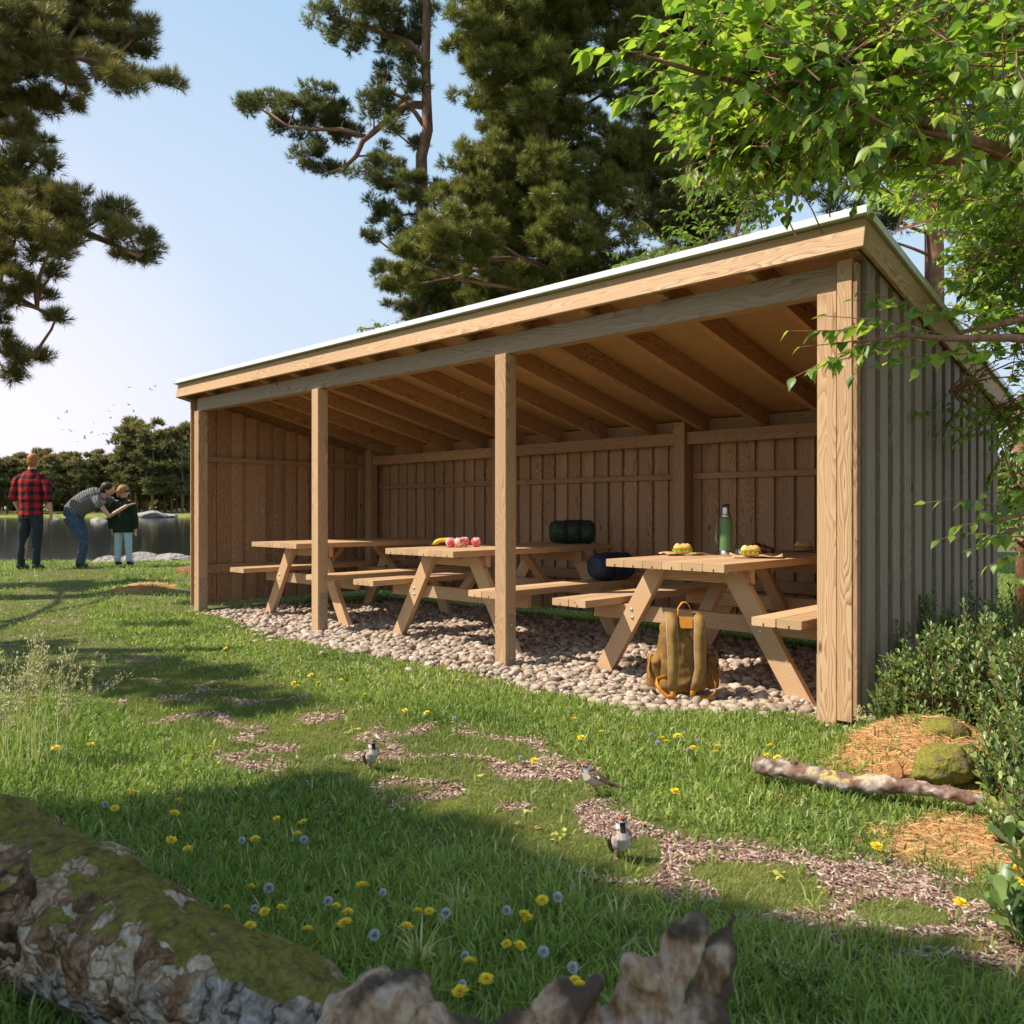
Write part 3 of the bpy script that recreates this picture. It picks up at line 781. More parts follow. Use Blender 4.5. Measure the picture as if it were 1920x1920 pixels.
def pine(name, label, trunk, r0, r1, pads, mat, tmpl, ntuft=30, crad=.2, dens=1.0, seed=0, limbs=(), cat="tree", group=None, kbranch=1.0):
    rg = np.random.default_rng(seed); rd = random.Random(seed)
    base = trunk[0]; root = empty(name, base); tag(root, label, cat, group)
    inv = lambda o: setattr(o, 'matrix_parent_inverse', Matrix.Translation(-Vector(base)))
    m = MB(); n = len(trunk); m.tube(trunk, [r0 + (r1 - r0) * i / (n - 1) for i in range(n)], 12)
    tr = m.build("trunk", BARK.m, root); inv(tr)
    m = MB()
    for pts, ra, rb_ in limbs:
        k = len(pts); m.tube(pts, [ra + (rb_ - ra) * i / (k - 1) for i in range(k)], 7)
    nodes = [p for t in limbs for p in t[0]] + [Vector(p) for p in trunk]
    dense = []
    for a, b in zip(trunk[:-1], trunk[1:]): dense += [Vector(a).lerp(Vector(b), k / 6) for k in range(6)]
    nodes += dense
    Cs, Rs = [], []
    for c, r in pads:
        c = Vector(c)
        # a limb from the nearest node that lies lower than the pad
        best = min(nodes, key=lambda q: (q - c).length + 1.2 * max(0, q.z - c.z + .2))
        L = (best - c).length
        if L > .25: m.tube(curve(best, c, rd.uniform(-.05, .12), .07, 7, rd), [max(.012, .018 * L ** .7 * (1 - .7 * i / 6) + .008) for i in range(7)], 6)
        vol = r[0] * r[1] * r[2]; k = max(3, int(dens * 1.15 * vol / (crad ** 3)))
        cc = clumps_in(c, r, k, rg); Cs.append(cc); Rs.append(rg.uniform(.7, 1.3, k) * crad)
        for q in cc[:max(2, int(k * .12 * kbranch))]:
            m.tube(curve(c, Vector(q), .05, .1, 4, rd), [.018, .014, .010, .006], 4, cap=False)
    lo = m.build("limbs", BARK.m, root); inv(lo)
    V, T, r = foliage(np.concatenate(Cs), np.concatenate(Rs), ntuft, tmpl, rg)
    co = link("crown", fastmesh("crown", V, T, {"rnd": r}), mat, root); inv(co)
    return root
TU_FAR = tuft_template(11, .125, .011, 1.05, 3)
def tr_path(px, dep, ys, lean=0):     # trunk through pixels (px,py) pairs at one depth, down to the ground
    pts = [at(a, b, dep) for a, b in ys]; g = pts[0].copy(); g.z = gz(g) - .1
    return [g] + pts
# the slender pine with the long limb to the left
padsA = [(500,190,46,28),(470,205,22,22),(545,225,38,36),(600,195,50,38),(648,225,52,36),(700,190,42,26),(742,205,34,30),(585,300,42,26),(622,320,26,14),(600,270,20,12),
 (612,32,40,30),(650,58,50,24),(700,18,60,34),(745,60,44,40),(765,110,36,28),(790,30,30,50),(690,-40,70,40),(780,-70,60,60),(725,130,30,24),(690,322,40,26),(742,330,44,36),(785,350,46,46),(712,395,40,26),(700,440,26,16),(757,425,40,30),
 (800,470,50,50),(735,505,34,26),(760,565,44,34),(800,600,56,36),(850,575,56,40),(722,290,22,22),(778,262,30,22),(770,150,22,40),(735,240,30,20),(810,540,50,40),(880,610,50,30),(700,170,24,16), (560,185,30,22)]
dA = 16.5
lA = [([at(x, y, dA) for x, y in ((798,195),(765,193),(735,215),(700,245),(680,262),(668,290),(645,312),(618,322))], .085, .03),
      ([at(x, y, dA) for x, y in ((800,118),(770,80),(735,65),(695,50),(655,36),(618,30))], .08, .03),
      ([at(x, y, dA) for x, y in ((800,240),(780,210),(755,180),(720,165),(690,180))], .055, .025),
      ([at(x, y, dA) for x, y in ((690,255),(640,240),(590,240),(540,235),(500,205))], .05, .02)]
pine("pine_tree", "slender pine with a long bare limb reaching left over the sky", tr_path(0, dA, [(792, 700), (792, 400), (790, 290), (802, 240), (800, 190), (798, 110), (800, 20), (795, -90), (790, -200)]), .14, .07,
     px_pads(padsA, dA, .7), N_BLUE, TU_FAR, 46, .20, 1.15, 1, lA)
# the dense olive pine in the middle
rd = random.Random(5)
def fill_pads(test, box, n, rx, ry, rd):
    out = []; tries = 0
    while len(out) < n and tries < 20000:
        tries += 1; x = rd.uniform(box[0], box[2]); y = rd.uniform(box[1], box[3])
        if test(x, y) and all(((x - q[0]) / rx) ** 2 + ((y - q[1]) / ry) ** 2 > .30 for q in out):
            out.append((x, y, rx * rd.uniform(.7, 1.1), ry * rd.uniform(.7, 1.1)))
    return out
dB0 = 0.0
def tB(x, y):
    lb = 850 if y < 200 else (860 if y < 330 else (850 if y < 430 else (810 if y < 540 else 890)))
    if 330 < y < 400 and x > 1120: return False
    if 210 < y < 260 and x < 960: return False
    return x > lb + 10 and x < 1215
padsB = fill_pads(tB, (800, -260, 1230, 590), 62, 88, 52, rd) + [(800, 455, 60, 40), (860, 430, 80, 44), (760, 480, 40, 30), (735, 520, 30, 40), (790, 520, 50, 40), (745, 440, 26, 30), (1035, 300, 60, 40, dB0 - 1.2), (1008, 205, 60, 40, dB0 - 1.2), (1045, 385, 60, 36, dB0 - 1.2), (1015, 110, 60, 40, dB0 - 1.2), (1050, 470, 50, 30, dB0 - 1.2)]
dB = 14.5
pine("pine_tree", "dense olive green pine standing tallest behind the middle of the shelter", tr_path(0, dB, [(1052, 700), (1048, 480), (1040, 350), (1008, 190), (1005, 80), (1010, -80), (1010, -330)]), .15, .08,
     px_pads(padsB, dB, 1.3), N_OLIVE, TU_FAR, 40, .17, .72, 2)
# darker pines behind the leafy branches
def tC(x, y): return 1200 < x < 1560 and y < 420 + .1 * (x - 1200) and not (400 < y < 480 and 1330 < x < 1480 and rd.random() < .7)
padsC = fill_pads(tC, (1190, -200, 1570, 430), 46, 92, 58, rd) + [(1120, 560, 70, 30), (1180, 520, 60, 40), (1010, 600, 60, 30)]
pine("pine_tree", "dark pine between the dense olive pine and the leafy branches", tr_path(0, 18.5, [(1300, 700), (1296, 430), (1300, 200), (1310, -100), (1310, -260)]), .18, .1,
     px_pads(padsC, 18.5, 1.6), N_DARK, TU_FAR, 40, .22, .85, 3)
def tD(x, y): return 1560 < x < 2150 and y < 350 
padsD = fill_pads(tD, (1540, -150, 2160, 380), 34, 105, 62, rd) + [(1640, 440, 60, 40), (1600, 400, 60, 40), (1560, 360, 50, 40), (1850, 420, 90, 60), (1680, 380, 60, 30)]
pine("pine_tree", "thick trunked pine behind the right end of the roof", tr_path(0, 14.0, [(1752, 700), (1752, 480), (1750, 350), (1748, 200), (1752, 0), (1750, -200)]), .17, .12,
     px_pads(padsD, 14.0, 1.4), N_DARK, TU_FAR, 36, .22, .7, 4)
# the near pine whose branches hang in from the left edge
TU_NEAR = tuft_template(15, .115, .007, 1.0, 4)
padsL = [(30,40,70,50),(110,45,70,55),(190,40,60,55),(235,60,50,36),(270,45,30,26),(60,110,70,45),(140,115,70,45),(215,125,56,36),(262,140,40,24),(310,150,30,16),(120,185,36,22),(60,180,60,26),(20,150,40,50),
 (30,240,46,30),(85,262,30,22),(100,305,20,12),(40,300,50,30),(20,340,60,40),(70,365,60,34),(130,385,56,34),(190,405,56,30),(235,425,44,30),(270,470,30,22),(225,470,46,24),(90,440,60,40),(30,430,60,60),(40,500,50,30),(95,490,30,24),
 (20,560,24,20),(75,560,28,20),(100,590,10,8),(8,640,20,22),(40,670,34,18),(75,662,20,10),(30,700,22,10),
 (-80,60,90,70),(-70,200,80,60),(-60,400,80,80),(-70,560,70,60),(-150,300,90,160),(-60,-60,100,60),(80,-50,90,50),(190,-30,70,40)]
dL = 9.6
lL = [([at(x, y, dL) for x, y in ((-330,60),(-150,50),(0,58),(60,78),(120,92),(200,120),(262,140),(325,155))], .12, .02),
      ([at(x, y, dL) for x, y in ((-330,420),(-120,380),(20,385),(80,395),(150,430),(200,450),(262,478))], .10, .02),
      ([at(x, y, dL) for x, y in ((-300,600),(-120,540),(0,535),(40,560),(70,575),(100,598))], .06, .012),
      ([at(x, y, dL) for x, y in ((-200,660),(-60,650),(0,655),(40,675),(70,665))], .04, .012)]
pine("pine_tree", "near pine whose dark branches hang in over the left edge", tr_path(0, dL, [(-360, 900), (-350, 500), (-330, 200), (-340, -100), (-330, -400)]), .25, .12,
     px_pads([(q[0], q[1], q[2] * 1.12, q[3] * 1.1) for q in padsL], dL, .55), N_LEFT, TU_NEAR, 34, .13, .74, 6, lL)
# pines standing outside the view on the left: they shade the foreground lawn
def latz(lat, dep, z, rx, ry, rz): return (P(lat, dep, z), (rx, ry, rz))
TU_SH = tuft_template(9, .16, .03, 1.1, 9)
sh_pads = []
for lat0, dep0, rr, rdp in [(-2.3, 1.2, .9, .5), (-1.2, 1.6, .9, .5), (-1.5, 2.45, .75, .36), (-.6, 2.15, .65, .4), (.1, 1.75, .6, .42), (.55, 1.45, .6, .4), (.95, 1.2, .5, .38), (-.3, 1.1, 1.0, .5), (1.45, 1.10, .5, .45), (1.25, 1.5, .3, .2), (-.95, 2.95, .35, .16), (-.3, 2.6, .3, .12)]:
    z = 4.2; s = (z - .0) / math.tan(SUN_EL)
    sh_pads.append(latz(lat0 - s * math.cos(SUN_AZ), dep0 - s * math.sin(SUN_AZ), z, rr, rdp, .32))
tk = [P(-5.6, 1.0, -.1), P(-5.5, 1.1, 2.0), P(-5.4, 1.2, 4.0), P(-5.3, 1.2, 6.5)]
pine("pine_tree", "pine beside the viewpoint that shades the foreground grass", tk, .2, .08, sh_pads, N_OLIVE, TU_SH, 52, .22, 2.3, 12, kbranch=.25)
sh2 = []
for lat0, dep0, rr, rdp in [(-3.9, 6.1, .55, .45), (-3.0, 5.5, .7, .4), (-2.2, 5.2, .55, .26), (-3.2, 4.9, .9, .3), (-2.0, 4.75, .5, .16), (-1.45, 4.35, .3, .14), (-4.6, 6.9, .5, .3), (-5.2, 5.6, 1.0, .7), (-6.0, 10.9, .8, .5), (-5.2, 11.2, .5, .3), (-3.3, 7.6, .4, .1)]:
    z = 5.2; s = z / math.tan(SUN_EL)
    sh2.append(latz(lat0 - s * math.cos(SUN_AZ), dep0 - s * math.sin(SUN_AZ), z, rr, rdp, .32))
tk = [P(-8.6, 5.6, -.1), P(-8.5, 5.6, 3.0), P(-8.4, 5.5, 5.0), P(-8.4, 5.5, 7.5)]
pine("pine_tree", "pine left of the view that shades the lawn before the lake", tk, .22, .08, sh2, N_OLIVE, TU_SH, 36, .22, 1.1, 13, kbranch=.3)

# ================================================================ trees across the lake
FARN = leafmat("far_tree_needles", [(0, (.11, .115, .045)), (.5, (.19, .18, .065)), (.82, (.29, .20, .08)), (1, (.44, .22, .09))], .25)  # haze brightening and warm tip glow put into the needle colour
TU_LAKE = tuft_template(6, 1.0, .42, 1.2, 14)
def far_tree(seed, H, W, conical=False):
    rg = np.random.default_rng(seed); rd = random.Random(seed)
    root = empty("far_pine", (0, 0, 0))
    m = MB(); tp = [Vector((0, 0, -1)), Vector((rd.uniform(-.3, .3), 0, H * .4)), Vector((rd.uniform(-.5, .5), rd.uniform(-.5, .5), H * .93))]
    m.tube(tp, [.30, .22, .08], 6); m.build("trunk", BARK.m, root)
    C = []
    n = int(36 * W / 4)
    for i in range(n):
        h = rd.uniform(.16, 1.0) ** .9; w = W * (math.sin(math.pi * min(1, (1.05 - h) * 1.15)) ** .6 + .12) * rd.uniform(.35, 1)
        a = rd.uniform(0, 6.28); C.append((math.cos(a) * w * .8, math.sin(a) * w * .8, H * h))
    C = np.array(C); V, T, r = foliage(C, rg.uniform(.8, 1.7, n), 16, TU_LAKE, rg, .6, .5)
    r = np.clip(r * .8 + .25 * (V[:, 2] / H > .85), 0, 1)  # crown tops pushed to the ramp's reddish glow stops
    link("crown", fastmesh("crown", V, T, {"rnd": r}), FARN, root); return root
protos = [far_tree(40 + i, 17.5 + (i % 3) * 1.2, 3.6 + .5 * (i % 4)) for i in range(6)]
rd = random.Random(77); spots = []
for k in range(74):
    px = -210 + k * 8.6 + rd.uniform(-4, 4)
    if px > 372: px = 372 + (k - 68) * 0
    spots.append((px, 232 + rd.uniform(2, 26) + (12 if k % 2 else 0)))
spots = [s for s in spots if s[0] < 371] + [(1560 + k * 24, 250 + (k % 3) * 9) for k in range(22)]
for i, (px, d) in enumerate(spots):
    lat = (px - 960) / F * d; o = protos[i] if i < 6 else copy_tree(protos[rd.randrange(6)])
    o.location = P(lat, d, .6); o.rotation_euler.z = rd.uniform(0, 6.28)
    hs = .93 + .12 * rd.random() if px < 235 else 1.22 + .22 * rd.random()
    if px < 235: hs *= .93
    if px > 1000: hs = 1.0
    o.scale = (hs * 1.05, hs * 1.05, hs)
    lab = "distant pine in the low left part of the row across the lake" if px < 120 else ("distant pine in the lower middle of the row across the lake" if px < 235 else ("taller distant pine across the lake next to the shelter's left end" if px < 400 else "distant pine across the lake behind the shelter's right end"))
    tag(o, lab, "tree", lab.replace("distant pine", "distant pines"))
# the wood that closes the view behind the trunks
rg = np.random.default_rng(99); n = 1500
la = rg.uniform(-330, 420, n); dd = rg.uniform(268, 300, n); zz = rg.uniform(.2, 1, n) ** 1.3 * 10
C = (CAM * [1, 1, 0])[None] + RV[None] * la[:, None] + DV[None] * dd[:, None]; C[:, 2] = zz + 1
V, T, r = foliage(C, rg.uniform(2.0, 3.6, n), 16, tuft_template(6, 2.2, 1.1, 1.2, 15), rg, .6, .7)
tag(link("far_wood", fastmesh("far_wood", V, T, {"rnd": r * .6}), FARN), "dark wood closing the view behind the row of pines across the lake", "wood", kind="stuff")
# conifers on the bank behind the shelter seen past its right end are the leafy tree of the next section
# ================================================================ broadleaf tree on the right
LEAF = leafmat("bright_leaves", [(0, (.075, .145, .026)), (.4, (.15, .24, .035)), (.75, (.25, .34, .045)), (1, (.39, .46, .070))], .50, rough=.42, spec=.5, boost=1.75)
LEAFD = leafmat("mid_green_leaves", [(0, (.070, .14, .022)), (.5, (.12, .215, .028)), (1, (.20, .30, .04))], .45, rough=.42, spec=.45, boost=1.8)
def leaf_template(fold=.22, droop=.25):
    """pointed oval leaf along +x, folded on its midrib, drooping; unit length"""
    xs = [0, .10, .28, .46, .66, .83, 1.0]; ws = [.02, .17, .28, .27, .17, .065, 0]
    V = []; 
    for x, w in zip(xs, ws):
        z = -droop * x * x
        V += [(x, 0, z), (x, w, z + w * fold), (x, -w, z + w * fold)]
    T = []
    for i in range(6):
        a = 3 * i; b = a + 3
        T += [(a, b, b + 1), (a, b + 1, a + 1), (a, b + 2, b), (a, a + 2, b + 2)]
    V += [(-.14, .008, .02), (-.14, -.008, .02)]; n = len(V); T += [(n - 2, n - 1, 0)]
    return np.array(V, float), np.array(T)
LT = leaf_template(); 
_v = LT[0][[0, 7, 8, 10, 11, 12, 18]]
LT_S = (np.array([(0, 0, 0), (.45, .27, .02), (.45, -.27, .02), (.5, 0, -.06), (1, 0, -.25)]), np.array([(0, 3, 1), (0, 2, 3), (1, 3, 4), (3, 2, 4)]))
def spray(a, b, nl, Lf, rg, droop=.12, side=.9):
    """twig from a to b with alternate leaves; returns twig points, leaf positions, matrices, scales"""
    a = np.array(a, float); b = np.array(b, float); L = np.linalg.norm(b - a); t = np.linspace(0, 1, 6)
    pts = a[None] + (b - a)[None] * t[:, None]; pts[:, 2] += L * droop * (np.sin(np.pi * t * .5) - t ** 2 * 1.0) * .8
    pts[1:-1] += rg.normal(0, L * .015, (4, 3))
    s = np.sort(rg.uniform(.12, 1.0, nl)); s[-1] = 1.0; pos = np.stack([np.interp(s, t, pts[:, k]) for k in range(3)], 1)
    d = (b - a) / L; sd = np.cross(d, [0, 0, 1.]); sd /= np.linalg.norm(sd) + 1e-9
    sg = np.where(np.arange(nl) % 2, 1., -1.)[:, None]; w = rg.uniform(.35, side, nl)[:, None]; w[-1] = 0
    x = d[None] * rg.uniform(.5, .9, nl)[:, None] + sd[None] * sg * w + rg.normal(0, .16, (nl, 3)) + np.array([0, 0, -1.]) * rg.uniform(.05, .75, nl)[:, None]
    x /= np.linalg.norm(x, axis=1, keepdims=True)
    up = np.array([0, 0, 1.])[None] + rg.normal(0, .35, (nl, 3)); y = np.cross(up, x); y /= np.linalg.norm(y, axis=1, keepdims=True); z = np.cross(x, y)
    sc = Lf * rg.uniform(.65, 1.12, nl) * (1 - .25 * (s > .93))
    return pts, pos, np.stack([x, y, z], 2) * sc[:, None, None]
class Leafy:
    def __init__(s, seed): s.rg = np.random.default_rng(seed); s.rd = random.Random(seed); s.m = MB(); s.P = []; s.M = []; s.Ps = []; s.Ms = []; s.con = .55
    def sp(s, a, b, nl, Lf, small=False, r=.0028, **k):
        pts, p, M = spray(a, b, nl, Lf, s.rg, **k)
        s.m.tube([Vector(q) for q in pts], [r * (1 - .6 * i / 5) for i in range(6)], 4, cap=False)
        (s.Ps if small else s.P).append(p); (s.Ms if small else s.M).append(M)
    def volume(s, nodes, box, deps, n, Lf, nl=12, length=.42, small=False, dirx=-1, test=None, r=.0028):
        """sprays whose tips fill a volume; each grows away from the nearest limb node"""
        for _ in range(n):
            for _t in range(30):
                px = s.rd.uniform(box[0], box[2]); py = s.rd.uniform(box[1], box[3])
                if test is None or test(px, py): break
            d = s.rd.uniform(*deps); b = at(px, py, d)
            nd = min(nodes, key=lambda q: (q - b).length)
            v = (b - nd); L = v.length
            dirv = v.normalized() * .7 + P(-.5, .1, 0) * .0 + (Vector(RV) * dirx * .55) + Vector((s.rd.uniform(-.3, .3), s.rd.uniform(-.3, .3), s.rd.uniform(-.25, .15)))
            a = b - dirv.normalized() * length * s.rd.uniform(.7, 1.3)
            s.sp(a, b, nl, Lf, small, r)
            if L > length and s.rd.random() < s.con:
                s.m.tube(curve(nd, a, .06, .05, 5, s.rd), [.006, .005, .0045, .004, .003], 4, cap=False)
    def build(s, root, mat, bark, name="crown"):
        base = root.location.copy(); parts = []
        if s.P: parts.append(scatter(LT[0], LT[1], np.concatenate(s.P), np.concatenate(s.M)))
        if s.Ps: parts.append(scatter(LT_S[0], LT_S[1], np.concatenate(s.Ps), np.concatenate(s.Ms)))
        V, T, r = join_arrays(parts)
        c = link(name, fastmesh(name, V, T, {"rnd": r}, smooth=False), mat, root); c.matrix_parent_inverse = Matrix.Translation(-base)
        b = s.m.build("limbs", bark, root); b.matrix_parent_inverse = Matrix.Translation(-base)
tb = P(3.35, 3.55, 0); tb.z = gz(tb) - .05
root = empty("broadleaf_tree", tb); tag(root, "broadleaf tree with bright green leaves and reddish limbs reaching in from the right", "tree")
m = MB(); TR = [tb, P(3.32, 3.5, 1.2), P(3.25, 3.45, 2.0), P(3.3, 3.5, 3.2), P(3.4, 3.6, 4.6)]
m.tube(TR, [.13, .11, .10, .08, .04], 12); o = m.build("trunk", BARKG.m, root); o.matrix_parent_inverse = Matrix.Translation(-tb)
Lf = Leafy(21)
def limb(pts, r0, r1): 
    pts = [Vector(p) for p in pts]; Lf.m.tube(pts, [r0 + (r1 - r0) * i / (len(pts) - 1) for i in range(len(pts))], 7); return pts
nodes = []
nodes += limb([P(3.25, 3.45, 2.0), at(1990, 330, 3.35), at(1900, 285, 3.2), at(1820, 262, 3.1), at(1700, 215, 3.0), at(1620, 160, 2.9), at(1560, 120, 2.85)], .034, .010)
nodes += limb([at(1820, 262, 3.1), at(1700, 245, 3.0), at(1560, 190, 2.8), at(1440, 165, 2.7), at(1300, 130, 2.6), at(1200, 100, 2.5)], .020, .005)
nodes += limb([at(1900, 285, 3.2), at(1780, 300, 3.2), at(1650, 285, 3.1), at(1540, 290, 3.1), at(1420, 300, 3.0), at(1330, 290, 3.0)], .018, .004)
nodes += limb([P(3.3, 3.5, 3.2), at(1960, 40, 3.6), at(1850, 60, 3.7), at(1740, 20, 3.8), at(1600, 20, 3.9), at(1480, 10, 4.0)], .04, .008)
nodes += limb([at(1790, 250, 3.1), at(1785, 160, 3.1), at(1780, 60, 3.15), at(1776, -60, 3.2)], .012, .005)
nodes += limb([P(3.3, 3.5, 3.2), at(1980, 250, 4.0), at(1860, 330, 4.2), at(1760, 400, 4.4), at(1680, 430, 4.6)], .04, .008)
nodes += limb([P(3.32, 3.5, 1.6), at(1990, 560, 3.6), at(1900, 600, 3.5), at(1800, 620, 3.4)], .03, .008)
nd2 = limb([P(3.32, 3.5, 1.9), at(1990, 640, 2.95), at(1890, 630, 2.8), at(1780, 632, 2.75), at(1690, 625, 2.7), at(1600, 640, 2.66)], .022, .0035)
nd3 = limb([P(3.32, 3.5, 1.3), at(1985, 950, 3.3), at(1900, 965, 3.2), at(1850, 985, 3.15)], .016, .004)
# fill: near big leaves, then deeper ones
def tU(px, py):
    lo = 1210 + 30 * math.sin(py * .02)
    return px > lo + max(0, (py - 240)) * .5 and py < 345 + .05 * (px - 1200)
Lf.volume(nodes, (1180, -120, 2050, 350), (2.35, 3.5), 230, .074, 12, .40, test=tU)
Lf.volume(nodes, (1230, -120, 1640, 400), (2.7, 3.5), 230, .056, 14, .40, test=lambda x, y: tU(x, y - 30))
Lf.volume(nodes, (1600, -120, 2050, 430), (3.5, 4.6), 330, .066, 14, .45, test=lambda x, y: tU(x, y - 40))
# the tip that reaches furthest left
for a, b in (((1300, 130), (1085, 92)), ((1290, 140), (1130, 125)), ((1320, 150), (1150, 190)), ((1350, 120), (1180, 70)), ((1380, 170), (1250, 225)), ((1400, 190), (1290, 265)), ((1330, 90), (1210, 30))):
    Lf.sp(at(*a, 2.62), at(*b, 2.48), 13, .078)
# the branch across the corner post and the ones under it
for a, b, n in (((1900, 635), (1600, 560), 16), ((1800, 632), (1550, 590), 15), ((1700, 627), (1478, 618), 15), ((1760, 640), (1500, 648), 15), ((1850, 650), (1600, 700), 16), ((1700, 650), (1488, 705), 14), ((1880, 620), (1700, 560), 12), ((1900, 660), (1720, 690), 13), ((1760, 600), (1610, 545), 9), ((1920, 600), (1760, 520), 14), ((1640, 640), (1530, 690), 9)):
    d = Lf.rd.uniform(2.55, 2.8); Lf.sp(at(*a, d + .1), at(*b, d), int(n * 1.0), .068, r=.003)
for a, b, n in (((1990, 955), (1735, 940), 15), ((1960, 960), (1790, 985), 12), ((2000, 970), (1820, 1030), 13), ((2020, 1000), (1850, 1060), 12), ((1980, 930), (1850, 925), 9), ((1960, 1010), (1760, 1010), 10)):
    d = Lf.rd.uniform(3.0, 3.3); Lf.sp(at(*a, d + .08), at(*b, d), n, .066, r=.003)
Lf.build(root, LEAF, BARKG.m)
# the smaller leaved tree further along the side wall
def leafy_tree(name, label, base, trunk, limbs, vols, mat, seed, group=None):
    base = Vector(base); base.z = gz(base) - .05; root = empty(name, base); tag(root, label, "tree", group)
    m = MB(); m.tube([base] + trunk, [.09 - .05 * i / len(trunk) for i in range(len(trunk) + 1)], 9); o = m.build("trunk", BARKG.m, root); o.matrix_parent_inverse = Matrix.Translation(-base)
    L = Leafy(seed); L.con = .16; nodes = list(trunk)
    for pts in limbs: L.m.tube(pts, [.03 - .022 * i / (len(pts) - 1) for i in range(len(pts))], 6); nodes += pts
    for v in vols: L.volume(nodes, *v[0], **v[1])
    L.build(root, mat, BARKG.m); return root
D = 5.2
leafy_tree("broadleaf_tree", "smaller leaved tree filling the right edge beside the side wall", P(4.0, 5.0), [P(3.95, 5.0, 1.5), P(3.8, 4.9, 2.6), P(3.8, 4.9, 4.0)],
    [[P(3.9, 5.0, 2.0), at(1960, 500, 4.9), at(1860, 480, 4.8), at(1790, 520, 4.6)], [P(3.9, 5, 2.4), at(1960, 400, 5), at(1850, 400, 5), at(1780, 450, 5.1)], [P(3.95, 5, 1.6), at(1960, 750, 4.9), at(1850, 770, 4.6), at(1780, 730, 4.5)]],
    [(((1745, 330, 2020, 640), (3.9, 5.2), 420, .060, 12, .30), dict(small=True, test=lambda x, y: x > 1755 + .25 * abs(y - 480) )),
     (((1600, 160, 2050, 560), (4.7, 6.2), 380, .064, 12, .36), dict(small=True, test=lambda x, y: y < 380 + .75 * (x - 1650))),
     (((1715, 690, 2000, 850), (4.25, 4.75), 60, .050, 11, .28), dict(small=True, test=lambda x, y: x > 1690 + .9 * abs(y - 770))),
     (((1800, 800, 2040, 1000), (4.6, 6.0), 70, .052, 11, .28), dict(small=True, test=lambda x, y: x > 1840))], LEAF, 22)
leafy_tree("broadleaf_tree", "young leafy tree rising behind the roof below the dark pines", P(2.0, 8.4), [P(2.0, 8.4, 1.5), P(1.9, 8.4, 2.8), P(1.8, 8.3, 3.6)],
    [[P(1.9, 8.4, 2.6), at(1440, 440, 8.2), at(1330, 460, 8.0), at(1180, 490, 8.0)], [P(1.9, 8.4, 2.8), at(1400, 380, 8.3), at(1300, 340, 8.3)], [P(1.9, 8.4, 2.8), at(1500, 420, 8.0), at(1560, 430, 8.2)]],
    [(((1130, 440, 1620, 560), (7.6, 8.8), 190, .072, 12, .42), dict(small=True, test=lambda x, y: y > 500 - .06 * (x - 1130) - 30 * math.sin((x - 1130) * .012))),
     (((1240, 290, 1450, 480), (7.6, 8.8), 90, .072, 12, .42), dict(small=True))], LEAFD, 23)
leafy_tree("broadleaf_tree", "leafy sapling just peeping over the roof left of the pines", P(-1.65, 12.0), [P(-1.65, 12.0, 1.5), P(-1.7, 12.0, 2.8), P(-1.75, 12, 3.5)],
    [[P(-1.7, 12, 3.0), at(700, 612, 12), at(670, 615, 12)]],
    [(((662, 604, 760, 660), (11.5, 12.4), 34, .09, 10, .4), dict(small=True))], LEAFD, 24)
leafy_tree("broadleaf_tree", "dark undergrowth tree at the back right corner of the shelter", P(4.6, 7.4), [P(4.6, 7.4, 1.0), P(4.5, 7.4, 2.0)],
    [[P(4.5, 7.4, 1.2), at(1900, 880, 7.3), at(1880, 820, 7.2)], [P(4.5, 7.4, .8), at(1930, 1020, 7.2), at(1900, 960, 7.2)]],
    [(((1830, 780, 2050, 1000), (6.6, 8.0), 150, .075, 12, .4), dict(small=True)), (((1890, 1000, 2050, 1130), (6.4, 7.8), 50, .07, 12, .35), dict(small=True))], LEAFD, 25)

